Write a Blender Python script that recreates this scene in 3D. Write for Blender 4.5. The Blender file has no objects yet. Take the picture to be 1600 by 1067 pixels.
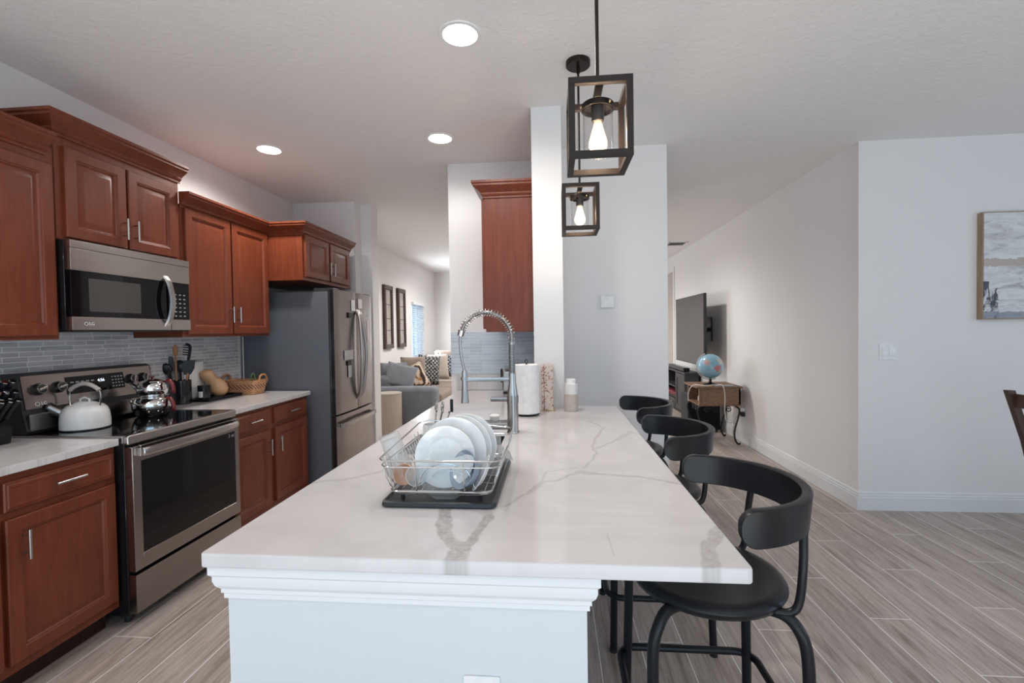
import bpy, bmesh, math, random
from mathutils import Vector, Matrix
random.seed(7)
sc = bpy.context.scene
col = sc.collection
PI = math.pi

# ------------------------------------------------------------------ camera
cam = bpy.data.objects.new('camera', bpy.data.cameras.new('camera'))
col.objects.link(cam); sc.camera = cam
YAW, PITCH, ROLL, EYE = .0882, -.0226, -.0156, 1.395
r_ = Vector((math.cos(YAW), math.sin(YAW), 0)); f_ = Vector((-math.sin(YAW), math.cos(YAW), 0)); u_ = Vector((0, 0, 1))
f_, u_ = f_ * math.cos(PITCH) + u_ * math.sin(PITCH), u_ * math.cos(PITCH) - f_ * math.sin(PITCH)
r_, u_ = r_ * math.cos(ROLL) + u_ * math.sin(ROLL), u_ * math.cos(ROLL) - r_ * math.sin(ROLL)
cam.matrix_world = Matrix(((r_.x, u_.x, -f_.x, 0), (r_.y, u_.y, -f_.y, 0), (r_.z, u_.z, -f_.z, EYE), (0, 0, 0, 1)))
cam.data.sensor_width = 36; cam.data.lens = 731.1 * 36 / 1600
cam.data.clip_start = .02

# ------------------------------------------------------------------ world, daylight, exposure
w = bpy.data.worlds.new('world'); sc.world = w; w.use_nodes = True
bg = w.node_tree.nodes['Background']; bg.inputs[0].default_value = (.50, .755, 1, 1); bg.inputs[1].default_value = 2.2
def area(name, loc, rot, sx, sy, power, color, spread=PI):
    l = bpy.data.lights.new(name, 'AREA'); l.shape = 'RECTANGLE'; l.size = sx; l.size_y = sy
    l.energy = power; l.color = color; l.spread = spread
    o = bpy.data.objects.new(name, l); o.location = loc; o.rotation_euler = rot; col.objects.link(o); return o
for nm, lc, rt, sx, sy in (('portal_patio_door', (.6, -3.05, 1.22), (PI / 2, 0, 0), 4.4, 2.3), ('portal_dining_window', (5.56, .8, 1.43), (PI / 2, 0, PI / 2), 2.4, 1.65)):
    area(nm, lc, rt, sx, sy, 1, (1, 1, 1)).data.cycles.is_portal = True     # guides skylight sampling through the openings
area('uplight_fill_rear', (.5, -1.7, .02), (PI, 0, 0), 4.2, 1.8, 112, (.88, .91, .90))  # unseen upward light added behind the camera to lift the ceiling
area('uplight_fill_dining', (4.0, -.4, .02), (PI, 0, 0), 2.2, 2.4, 9, (1, .72, .52))  # second added uplight, out of view, filling the dining side
area('daylight_dining_window', (5.35, .8, 1.45), (PI / 2, 0, PI / 2), 2.2, 1.5, 2, (.76, .86, 1))
area('daylight_living_window', (-2.62, 9.18, 1.43), (PI / 2, 0, -PI / 2), .7, 1.0, 45, (.85, .93, 1))
def bulb(name, loc, power, color, radius=.05):
    l = bpy.data.lights.new(name, 'POINT'); l.energy = power; l.color = color; l.shadow_soft_size = radius
    o = bpy.data.objects.new(name, l); o.location = loc; col.objects.link(o); return o
WARM = (1, .80, .62)
def spot(name, loc, power, color=(1, .86, .74), angle=2.85):
    l = bpy.data.lights.new(name, 'SPOT'); l.energy = power; l.color = color; l.spot_size = angle; l.spot_blend = .6; l.shadow_soft_size = .07
    o = bpy.data.objects.new(name, l); o.location = loc; col.objects.link(o); return o
# living room ceiling lamps that the frame does not show
for i, (x, y) in enumerate([(-1.4, 8.6), (.3, 8.6), (-1.2, 6.5), (.6, 6.5)]):
    spot('living_room_can_lamp', (x, y, 2.72), 78, (1, .99, .95))
for i, (x, y) in enumerate([(-1.9, .7), (-1.9, -1.0)]):
    spot('kitchen_fill_lamp', (x, y, 2.72), 18, (1, .95, .92))  # unseen lamps added to brighten the kitchen aisle
spot('dining_fill_lamp', (3.2, 1.4, 2.72), 3)  # added out-of-frame fill, warms the right side
sc.view_settings.view_transform = 'Standard'; sc.view_settings.look = 'None'
sc.view_settings.gamma = 1; sc.view_settings.use_curve_mapping = False; sc.view_settings.exposure = .13
sc.cycles.use_denoising = True
sc.cycles.max_bounces = 10; sc.cycles.diffuse_bounces = 6; sc.cycles.glossy_bounces = 5; sc.cycles.transmission_bounces = 8; sc.cycles.transparent_max_bounces = 12
sc.cycles.sample_clamp_indirect = 6; sc.cycles.caustics_reflective = False; sc.cycles.caustics_refractive = False

# ------------------------------------------------------------------ materials
MATS = {}
class NT:
    def __init__(s, name):
        s.m = bpy.data.materials.new(name); s.m.use_nodes = True; s.t = s.m.node_tree; s.t.nodes.clear()
        s.out = s.n('ShaderNodeOutputMaterial'); s.p = s.n('ShaderNodeBsdfPrincipled'); s.l(s.p.outputs[0], s.out.inputs[0]); MATS[name] = s.m
    def n(s, kind, **kw):
        nd = s.t.nodes.new(kind)
        for k, v in kw.items(): setattr(nd, k, v)
        return nd
    def l(s, a, b): s.t.links.new(a, b)
    def v(s, sock, val):
        if hasattr(val, 'is_linked'): s.l(val, sock)
        else: sock.default_value = val
    def set(s, **kw):
        M = dict(color='Base Color', rough='Roughness', metal='Metallic', coat='Coat Weight', coatr='Coat Roughness', trans='Transmission Weight', ior='IOR', alpha='Alpha', em='Emission Color', ems='Emission Strength', spec='Specular IOR Level', normal='Normal', sheen='Sheen Weight', aniso='Anisotropic')
        for k, v in kw.items():
            if k in ('color', 'em') and isinstance(v, tuple) and len(v) == 3: v = (*v, 1)
            s.v(s.p.inputs[M[k]], v)
        return s
    def co(s, scale=(1, 1, 1), kind='Object'):
        tc = s.n('ShaderNodeTexCoord'); mp = s.n('ShaderNodeMapping'); mp.inputs['Scale'].default_value = scale
        s.l(tc.outputs[kind], mp.inputs[0]); return mp.outputs[0]
    def pos(s, scale=(1, 1, 1)):
        g = s.n('ShaderNodeNewGeometry'); mp = s.n('ShaderNodeMapping'); mp.inputs['Scale'].default_value = scale
        s.l(g.outputs['Position'], mp.inputs[0]); return mp.outputs[0]
    def noise(s, vec, scale=5, detail=4, rough=.5, dist=0):
        t = s.n('ShaderNodeTexNoise'); t.inputs['Scale'].default_value = scale; t.inputs['Detail'].default_value = detail
        t.inputs['Roughness'].default_value = rough; t.inputs['Distortion'].default_value = dist; s.l(vec, t.inputs['Vector']); return t
    def ramp(s, fac, stops):
        r = s.n('ShaderNodeValToRGB'); e = r.color_ramp.elements
        while len(e) < len(stops): e.new(.5)
        for q, (p, c) in zip(e, stops): q.position = p; q.color = (*c, 1) if len(c) == 3 else c
        s.l(fac, r.inputs[0]); return r.outputs[0]
    def mix(s, fac, a, b, mode='MIX'):
        m = s.n('ShaderNodeMix', data_type='RGBA', blend_type=mode)
        s.v(m.inputs[0], fac)
        for sock, val in ((m.inputs[6], a), (m.inputs[7], b)):
            if isinstance(val, tuple) and len(val) == 3: val = (*val, 1)
            s.v(sock, val)
        return m.outputs[2]
    def math(s, op, a, b=0., c=None, clamp=False):
        m = s.n('ShaderNodeMath', operation=op, use_clamp=clamp); s.v(m.inputs[0], a); s.v(m.inputs[1], b)
        if c is not None: s.v(m.inputs[2], c)
        return m.outputs[0]
    def vm(s, op, a, b=(0, 0, 0), out=0):
        m = s.n('ShaderNodeVectorMath', operation=op); s.v(m.inputs[0], a)
        if op == 'SCALE': s.v(m.inputs[3], b)
        else: s.v(m.inputs[1], b)
        return m.outputs[out]
    def sep(s, vec):
        x = s.n('ShaderNodeSeparateXYZ'); s.l(vec, x.inputs[0]); return x.outputs
    def comb(s, x=0., y=0., z=0.):
        c = s.n('ShaderNodeCombineXYZ'); s.v(c.inputs[0], x); s.v(c.inputs[1], y); s.v(c.inputs[2], z); return c.outputs[0]
    def bump(s, h, strength=.2, dist=.002):
        b = s.n('ShaderNodeBump'); b.inputs['Strength'].default_value = strength; b.inputs['Distance'].default_value = dist
        s.l(h, b.inputs['Height']); s.l(b.outputs[0], s.p.inputs['Normal'])

def plain(name, c, rough=.5, metal=0., var=.06, scale=30, bump=0., **kw):
    t = NT(name); n = t.noise(t.co(), scale, 3)
    lo = tuple(max(0, x * (1 - var)) for x in c); hi = tuple(min(1, x * (1 + var)) for x in c)
    t.set(color=t.ramp(n.outputs[0], [(.3, lo), (.7, hi)]), rough=rough, metal=metal, **kw)
    if bump: t.bump(n.outputs[0], bump)
    return t.m

def painted(name, c, b=.12, sc_=90):
    t = NT(name); p = t.pos(); n = t.noise(p, sc_, 3); n2 = t.noise(p, 1.3, 2)
    t.set(color=t.ramp(n2.outputs[0], [(.3, tuple(x * .98 for x in c)), (.7, c)]), rough=.75, spec=.3)
    t.bump(n.outputs[0], b, .002); return t.m
painted('wall_paint', (.785, .76, .75)); painted('white_paint', (.74, .74, .74), .05)
painted('island_paint', (.63, .65, .67), .25, 60)
t = NT('ceiling_texture'); p = t.pos()
n = t.noise(p, 22, 5, .6, .6); t.set(color=(.82, .805, .795), rough=.9, spec=.2)
t.bump(t.ramp(n.outputs[0], [(.42, (0, 0, 0)), (.58, (1, 1, 1))]), .35, .004)

# wood look floor planks laid along the room
t = NT('plank_tile'); x, y, z = t.sep(t.pos())
W_, L_ = .1865, 1.2
u = t.math('DIVIDE', t.math('SUBTRACT', x, 1.67), W_); k = t.math('FLOOR', u); fu = t.math('SUBTRACT', u, k)
wn = t.n('ShaderNodeTexWhiteNoise', noise_dimensions='1D'); t.l(k, wn.inputs['W'])
q = t.math('FRACT', t.math('MULTIPLY', k, .3)); vv = t.math('ADD', t.math('DIVIDE', y, L_), t.math('ADD', q, .35))
kv = t.math('FLOOR', vv); fv = t.math('SUBTRACT', vv, kv)
du = t.math('MULTIPLY', t.math('MINIMUM', fu, t.math('SUBTRACT', 1., fu)), W_); dv = t.math('MULTIPLY', t.math('MINIMUM', fv, t.math('SUBTRACT', 1., fv)), L_)
grout = t.math('LESS_THAN', t.math('MINIMUM', du, dv), .0024)
w2 = t.n('ShaderNodeTexWhiteNoise', noise_dimensions='2D'); t.l(t.comb(k, kv), w2.inputs[0])
gv = t.comb(t.math('MULTIPLY', x, 26.), t.math('ADD', t.math('MULTIPLY', y, 1.6), t.math('MULTIPLY', w2.outputs[0], 40.)), t.math('MULTIPLY', w2.outputs[0], 9.))
g1 = t.noise(gv, 1., 6, .62, 1.2); g2 = t.noise(gv, 4.5, 5, .7, .4)
c1 = t.ramp(g1.outputs[0], [(.25, (.22, .165, .135)), (.45, (.44, .37, .33)), (.75, (.60, .53, .485))])
c2 = t.ramp(g2.outputs[0], [(.3, (.50, .47, .45)), (.6, (1, 1, 1))])
cc = t.mix(.6, c1, c2, 'MULTIPLY')
tone = t.ramp(w2.outputs[0], [(0, (.86, .85, .84)), (1, (1.08, 1.07, 1.06))])
cc = t.mix(1., cc, tone, 'MULTIPLY')
t.set(color=t.mix(grout, cc, (.80, .76, .73)), rough=.38, spec=.45)
t.bump(t.math('SUBTRACT', 1., grout), .4, .001)

def wood(name, a, b, c, rough=.38, coat=.14, axis='z', sc_=1.):
    t = NT(name); s = {'z': (14, 14, 1.3), 'x': (1.3, 14, 14), 'y': (14, 1.3, 14)}[axis]
    n = t.noise(t.co(tuple(q * sc_ for q in s)), 2.2, 6, .6, 1.0); n2 = t.noise(t.co(tuple(q * sc_ for q in s)), 14, 3, .6)
    k = t.math('ADD', t.math('MULTIPLY', n.outputs[0], .75), t.math('MULTIPLY', n2.outputs[0], .25))
    t.set(color=t.ramp(k, [(.3, a), (.5, b), (.7, c)]), rough=rough, coat=coat * .6, coatr=.25, spec=.32); return t.m
wood('cherry_wood', (.118, .025, .0098), (.157, .035, .0138), (.20, .048, .020))
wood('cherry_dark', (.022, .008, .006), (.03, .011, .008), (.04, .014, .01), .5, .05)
wood('walnut_wood', (.035, .017, .010), (.058, .029, .018), (.09, .048, .03), .4, .2)
wood('oak_strip', (.28, .19, .12), (.35, .25, .17), (.42, .31, .22), .55, 0)
wood('table_wood', (.14, .078, .042), (.20, .115, .064), (.27, .16, .09), .5, .1, 'y')
wood('utensil_wood', (.30, .13, .05), (.38, .18, .08), (.46, .24, .12), .5, 0)

# veined quartz
def quartz(name, segs):
    t = NT(name); p = t.pos(); x, y, z = t.sep(p); flat = t.comb(x, y, 0.)
    wn = t.noise(flat, 14, 5, .6); wb = t.noise(flat, 3.2, 3)
    off = t.vm('SCALE', t.vm('SUBTRACT', wn.outputs[1], (.5, .5, .5)), .035)
    off2 = t.vm('SCALE', t.vm('SUBTRACT', wb.outputs[1], (.5, .5, .5)), .05)
    pf = t.vm('MULTIPLY', t.vm('ADD', t.vm('ADD', flat, off), off2), (1, 1, 0)); best = None
    for (ax, ay), (bx, by), wd, st in segs:
        ba = Vector((bx - ax, by - ay, 0)); pa = t.vm('SUBTRACT', pf, (ax, ay, 0))
        h = t.math('MULTIPLY', t.vm('DOT_PRODUCT', pa, tuple(ba), 1), 1 / max(ba.length_squared, 1e-6), clamp=True)
        d = t.vm('LENGTH', t.vm('SUBTRACT', pa, t.vm('SCALE', tuple(ba), h)), out=1)
        mr = t.n('ShaderNodeMapRange', interpolation_type='SMOOTHSTEP'); t.l(d, mr.inputs[0])
        for i, val in ((1, wd), (2, wd * .62), (3, 0.), (4, st)): mr.inputs[i].default_value = val
        best = mr.outputs[0] if best is None else t.math('MAXIMUM', best, mr.outputs[0])
    cl = t.noise(flat, 2.3, 5, .6, 1.5)
    base = t.ramp(cl.outputs[0], [(.35, (.555, .53, .525)), (.55, (.62, .592, .588))])
    sp = t.noise(flat, 60, 4, .7); vein = t.ramp(sp.outputs[0], [(.35, (.30, .275, .265)), (.65, (.47, .44, .42))])
    c = base
    if best is not None: c = t.mix(best, base, vein)
    else:
        v2 = t.noise(flat, 2.6, 6, .5, 1.2); k = t.math('ABSOLUTE', t.math('SUBTRACT', v2.outputs[0], .5))
        c = t.mix(t.ramp(k, [(0, (.32, .32, .32)), (.012, (0, 0, 0))]), base, vein)
    t.set(color=c, rough=.12, spec=.5); return t.m
def poly(pts, wd, st=.6): return [(pts[i], pts[i + 1], wd, st) for i in range(len(pts) - 1)]
VE = poly([(-.295, 1.235), (-.273, 1.107), (-.224, 1.019)], .021, .8) + poly([(-.169, 1.194), (-.19, 1.094), (-.212, 1.015)], .015, .8) + poly([(-.219, 1.029), (-.214, .972), (-.2, .93)], .027, .8)
VE += poly([(.392, 1.155), (.34, 1.059), (.318, .99), (.297, .93)], .022, .62)
VE += poly([(.42, 1.455), (.272, 1.541), (.124, 1.58)], .010, .5) + poly([(.124, 1.58), (.084, 1.59)], .022, .45) + poly([(.084, 1.59), (.007, 1.49), (-.031, 1.478), (-.095, 1.355), (-.139, 1.258)], .008, .45)
VE += poly([(.097, 1.637), (.167, 1.815), (.155, 1.949), (.233, 2.307), (.188, 2.488)], .007, .45) + poly([(.072, 1.632), (-.033, 1.585), (-.038, 1.478)], .006, .4)
VE += poly([(.171, 1.899), (.268, 2.052)], .008, .45) + poly([(.268, 2.052), (.356, 2.217)], .016, .4) + poly([(.356, 2.217), (.415, 2.094)], .008, .4)
VE += poly([(.12, 1.0), (.115, 1.1)], .003, .35) + poly([(-.82, 1.43), (-.689, 1.478), (-.596, 1.58), (-.557, 1.746)], .013, .4) + poly([(-.194, 2.403), (-.092, 2.498), (.062, 2.575)], .009, .35)
quartz('quartz_veined', VE); quartz('quartz_plain', [])

# brushed metals
def steel(name, c, rough=.28, axis=(2, 200, 2)):
    t = NT(name); n = t.noise(t.co(axis), 3, 3)
    t.set(color=t.ramp(n.outputs[0], [(.3, tuple(q * .88 for q in c)), (.7, c)]), metal=1., rough=rough)
    t.bump(n.outputs[0], .04, .0006); return t.m
steel('stainless', (.48, .45, .43), .27, (200, 3, 200)); steel('stainless_dark', (.33, .298, .28), .22, (200, 3, 200))
steel('brushed_nickel', (.50, .48, .46), .27); steel('chrome', (.75, .74, .73), .08); steel('wire_steel', (.68, .67, .66), .16)
steel('brass_gold', (.62, .46, .25), .3); steel('bronze_dark', (.05, .042, .038), .42)
plain('fridge_side', (.125, .135, .155), .42, .3, .05, 200)
plain('black_glass', (.004, .004, .005), .05, 0, 0, 10, spec=.3); plain('black_gloss', (.012, .012, .014), .12); plain('black_satin', (.009, .010, .012), .30, spec=.32)
plain('black_metal', (.009, .010, .012), .34, spec=.3); plain('black_plastic', (.016, .016, .018), .45); plain('black_frame', (.020, .014, .011), .5, 0, spec=.3)
plain('grey_knob', (.07, .07, .075), .3, .6); plain('tv_screen', (.018, .015, .013), .16, 0, 0, 3, spec=.55)
plain('white_enamel', (.72, .70, .68), .25); plain('porcelain', (.80, .80, .79), .12, coat=.3); plain('paper_white', (.82, .81, .80), .85, bump=.1)
plain('white_plastic', (.80, .80, .79), .4); plain('beige_glaze', (.50, .44, .39), .5); plain('red_handle', (.15, .008, .010), .3)
plain('blue_bowl', (.30, .36, .45), .35); plain('orange_plastic', (.80, .38, .14), .4); plain('squash_skin', (.58, .34, .18), .5, 0, .15, 9)
plain('grey_label', (.5, .5, .5), .6); plain('cord_white', (.74, .70, .66), .5); plain('magnet_dark', (.05, .05, .05), .5)
plain('sink_dark', (.10, .11, .12), .3, .8); plain('green_leaf', (.14, .26, .08), .5); plain('console_grey', (.035, .034, .036), .5); plain('rubber_tray', (.018, .020, .024), .4)
plain('dark_book', (.18, .03, .035), .6); plain('iron_black', (.012, .011, .012), .45, .3); plain('outlet_white', (.78, .78, .77), .35)
def fabric(name, c, sc_=260, var=.18):
    t = NT(name); n = t.noise(t.co(), sc_, 2); n2 = t.noise(t.co(), 7, 3)
    k = t.math('ADD', t.math('MULTIPLY', n.outputs[0], .6), t.math('MULTIPLY', n2.outputs[0], .4))
    t.set(color=t.ramp(k, [(.35, tuple(q * (1 - var) for q in c)), (.65, tuple(min(1, q * (1 + var)) for q in c))]), rough=.95, spec=.1, sheen=.15); t.bump(n.outputs[0], .25, .002)
fabric('grey_fabric', (.20, .21, .232)); fabric('brown_fabric', (.26, .20, .165)); fabric('tan_fabric', (.36, .30, .25)); fabric('beige_fabric', (.45, .39, .34)); fabric('black_fabric', (.012, .012, .014))
def glass(name, c=(1, 1, 1), haze=.0, ior=1.35, em=None):
    t = NT(name); tr = t.n('ShaderNodeBsdfTransparent'); tr.inputs[0].default_value = (*c, 1)
    gl = t.n('ShaderNodeBsdfGlossy'); gl.inputs['Roughness'].default_value = .03; fr = t.n('ShaderNodeFresnel'); geo = t.n('ShaderNodeNewGeometry')
    t.l(t.math('ADD', ior, t.math('MULTIPLY', geo.outputs['Backfacing'], 1 / ior - ior)), fr.inputs[0])
    mx = t.n('ShaderNodeMixShader'); t.l(fr.outputs[0], mx.inputs[0]); t.l(tr.outputs[0], mx.inputs[1]); t.l(gl.outputs[0], mx.inputs[2]); o = mx.outputs[0]
    if haze:
        d = t.n('ShaderNodeBsdfDiffuse'); d.inputs[0].default_value = (.9, .92, .93, 1); tl = t.n('ShaderNodeBsdfTranslucent'); tl.inputs[0].default_value = (.9, .92, .93, 1)
        m1 = t.n('ShaderNodeMixShader'); m1.inputs[0].default_value = .5; t.l(d.outputs[0], m1.inputs[1]); t.l(tl.outputs[0], m1.inputs[2])
        m2 = t.n('ShaderNodeMixShader'); m2.inputs[0].default_value = haze; t.l(o, m2.inputs[1]); t.l(m1.outputs[0], m2.inputs[2]); o = m2.outputs[0]
    if em:
        e = t.n('ShaderNodeEmission'); e.inputs[0].default_value = (*em[0], 1); e.inputs[1].default_value = em[1]
        ad = t.n('ShaderNodeAddShader'); t.l(o, ad.inputs[0]); t.l(e.outputs[0], ad.inputs[1]); o = ad.outputs[0]
    t.l(o, t.out.inputs[0])
glass('clear_glass', (.98, .98, .98), ior=1.35); glass('drink_glass', (.97, .98, .98), .13, 1.4); glass('frosted_plastic', (.95, .96, .95), .55, 1.3); glass('window_glass', (.95, .97, 1), ior=1.3)
glass('bulb_glass', (1, .95, .88), ior=1.25, em=((1, .74, .48), .9))
def emit(name, c, s):
    t = NT(name); t.set(color=(.02, .02, .02), em=c, ems=s); return t.m
emit('lamp_lens', (1, .95, .88), 14); emit('filament_glow', (1, .74, .45), 26); emit('display_glow', (.75, .88, 1), 1.6); plain('print_white', (.78, .78, .78), .5)
plain('print_grey', (.30, .30, .31), .5)
t = NT('blind_slat'); tl = t.n('ShaderNodeBsdfTranslucent'); tl.inputs[0].default_value = (.9, .9, .9, 1); t.set(color=(.86, .86, .86), rough=.5); mx = t.n('ShaderNodeMixShader'); mx.inputs[0].default_value = .45
t.l(t.p.outputs[0], mx.inputs[1]); t.l(tl.outputs[0], mx.inputs[2]); t.l(mx.outputs[0], t.out.inputs[0])
# mosaic tile
def mosaic(name, horizontal, c1, c2, mo, lo, hi):
    t = NT(name); x, y, z = t.sep(t.pos()); v = t.comb(y if horizontal == 'y' else x, z, 0.)
    b = t.n('ShaderNodeTexBrick'); t.l(v, b.inputs['Vector'])
    for k_, val in (('Scale', 1.), ('Mortar Size', .0020), ('Brick Width', .115), ('Row Height', .026), ('Mortar Smooth', .1), ('Bias', 0.)): b.inputs[k_].default_value = val
    b.offset = .37; b.squash = 1.5; b.squash_frequency = 3
    for k_, val in (('Color1', (*c1, 1)), ('Color2', (*c2, 1)), ('Mortar', (*mo, 1))): b.inputs[k_].default_value = val
    st = t.noise(t.vm('MULTIPLY', v, (7, 190, 1)), 1., 4, .7, .6)
    c = t.mix(.65, b.outputs[0], t.ramp(st.outputs[0], [(.3, lo), (.7, hi)]), 'MULTIPLY')
    t.set(color=t.mix(b.outputs['Fac'], c, mo), rough=.3); t.bump(t.math('SUBTRACT', 1., b.outputs['Fac']), .5, .001)
mosaic('mosaic_tile', 'y', (.66, .65, .66), (.44, .44, .46), (.86, .85, .84), (.42, .42, .46), (1.3, 1.28, 1.26)); mosaic('mosaic_tile_back', 'x', (.58, .64, .70), (.46, .52, .58), (.70, .73, .76), (.8, .82, .84), (1.1, 1.1, 1.1))
# wicker, knit, prints
def wicker(name, a, b, sx=60, sz=90):
    t = NT(name); x, y, z = t.sep(t.co()); h = t.math('ADD', x, y)
    wv = t.math('MULTIPLY', t.math('SINE', t.math('MULTIPLY', h, sx * 2.)), t.math('SINE', t.math('MULTIPLY', z, sz * 4.)))
    n = t.noise(t.co((40, 40, 160)), 1, 3); k = t.math('ADD', t.math('MULTIPLY', wv, .28), n.outputs[0])
    t.set(color=t.ramp(k, [(.25, a), (.75, b)]), rough=.7); t.bump(k, .6, .003)
wicker('wicker_brown', (.13, .07, .038), (.36, .215, .125)); wicker('wicker_tan', (.38, .17, .075), (.66, .36, .19), 40, 120)
t = NT('basket_band'); x, y, z = t.sep(t.co()); h = t.math('ADD', x, y)
s1 = t.math('SINE', t.math('ADD', t.math('MULTIPLY', h, 190.), t.math('MULTIPLY', z, 260.)))
t.set(color=t.ramp(s1, [(.45, (.56, .29, .15)), (.6, (.045, .016, .010))]), rough=.7)
def dotted(name, a, b, s=48):
    t = NT(name); v = t.co((s, s, s)); vo = t.n('ShaderNodeTexChecker'); t.l(v, vo.inputs[0]); vo.inputs['Scale'].default_value = 1.; vo.inputs[1].default_value = (*a, 1); vo.inputs[2].default_value = (*b, 1)
    n = t.noise(v, 2.2, 2); t.set(color=t.mix(t.ramp(n.outputs[0], [(.45, (0, 0, 0)), (.55, (1, 1, 1))]), vo.outputs[0], b), rough=.9)
dotted('dotted_fabric', (.62, .61, .58), (.012, .012, .015), 30); dotted('dotted_blue', (.5, .55, .6), (.012, .014, .02), 30)
t = NT('stripe_fabric'); n = t.n('ShaderNodeTexWave'); t.l(t.co((1, 1.6, 1)), n.inputs[0]); n.inputs['Scale'].default_value = 9; n.inputs['Distortion'].default_value = 3
t.set(color=t.ramp(n.outputs[0], [(.2, (.03, .02, .018)), (.4, (.45, .25, .12)), (.7, (.66, .55, .45))]), rough=.9)
t = NT('floral_print'); v = t.co((1, 1, 1)); vo = t.n('ShaderNodeTexVoronoi'); t.l(v, vo.inputs[0]); vo.inputs['Scale'].default_value = 85
n = t.noise(v, 40, 3); fl = t.ramp(vo.outputs[0], [(.22, (.20, .06, .06)), (.36, (.45, .22, .17)), (.5, (.62, .52, .45))])
t.set(color=t.mix(t.ramp(n.outputs[0], [(.50, (0, 0, 0)), (.58, (.85, .85, .85))]), fl, (.62, .54, .48)), rough=.5)
t = NT('canvas_abstract'); x, y, z = t.sep(t.pos()); v = t.pos((2.5, 1, 9)); n = t.noise(v, 2., 6, .65, 1.5); n2 = t.noise(t.pos((12, 1, 5)), 1.6, 5, .6, .8)
c = t.ramp(n.outputs[0], [(.3, (.36, .35, .36)), (.45, (.58, .57, .58)), (.6, (.70, .70, .71))])
c = t.mix(t.math('LESS_THAN', t.math('ABSOLUTE', t.math('SUBTRACT', z, 1.835)), t.math('MULTIPLY', n2.outputs[0], .055)), c, (.47, .40, .36))
dk = t.math('MULTIPLY', t.math('LESS_THAN', t.math('ADD', x, t.math('MULTIPLY', n2.outputs[0], .12)), 3.275), t.math('LESS_THAN', z, 1.70)); 
c = t.mix(t.math('MULTIPLY', dk, t.ramp(n2.outputs[0], [(.48, (0, 0, 0)), (.55, (1, 1, 1))])), c, (.08, .085, .10))
c = t.mix(t.math('MULTIPLY', t.math('LESS_THAN', t.math('ADD', z, t.math('MULTIPLY', n2.outputs[0], .06)), 1.51), .7), c, (.16, .19, .25)); t.set(color=c, rough=.7)
t = NT('print_pale'); n = t.noise(t.pos((3, 9, 4)), 1.5, 5, .6, 1); t.set(color=t.ramp(n.outputs[0], [(.3, (.20, .17, .15)), (.5, (.44, .40, .37)), (.7, (.30, .26, .23))]), rough=.4)
t = NT('globe_map'); v = t.co(); n = t.noise(v, 9, 5, .55); c = t.mix(t.ramp(n.outputs[0], [(.57, (0, 0, 0)), (.585, (1, 1, 1))]), (.24, .44, .56), (.55, .54, .44))
nz = t.vm('SCALE', t.vm('SUBTRACT', t.noise(v, 22, 3).outputs[1], (.5, .5, .5)), .05)
for ctr, rad, cl_ in (((-.005, -.135, -.012), .040, (.50, .16, .18)), ((.025, -.134, -.055), .026, (.42, .40, .34)), ((-.06, -.115, .02), .022, (.30, .42, .25)), ((-.105, -.085, .05), .040, (.52, .36, .34)), ((.08, -.085, .075), .030, (.60, .52, .36))):
    d = t.vm('DISTANCE', t.vm('ADD', v, nz), ctr, 1); c = t.mix(t.math('LESS_THAN', d, rad), c, cl_)
t.set(color=c, rough=.3, coat=.3)
t = NT('ribbed_cane'); x, y, z = t.sep(t.co()); an = t.math('ARCTAN2', y, x); s1 = t.math('SINE', t.math('MULTIPLY', an, 60.)); t.set(color=t.ramp(s1, [(.2, (.40, .33, .28)), (.8, (.56, .48, .42))]), rough=.8); t.bump(s1, .5, .004)
t = NT('knit_grey'); t.set(color=(.3, .3, .3))

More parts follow.
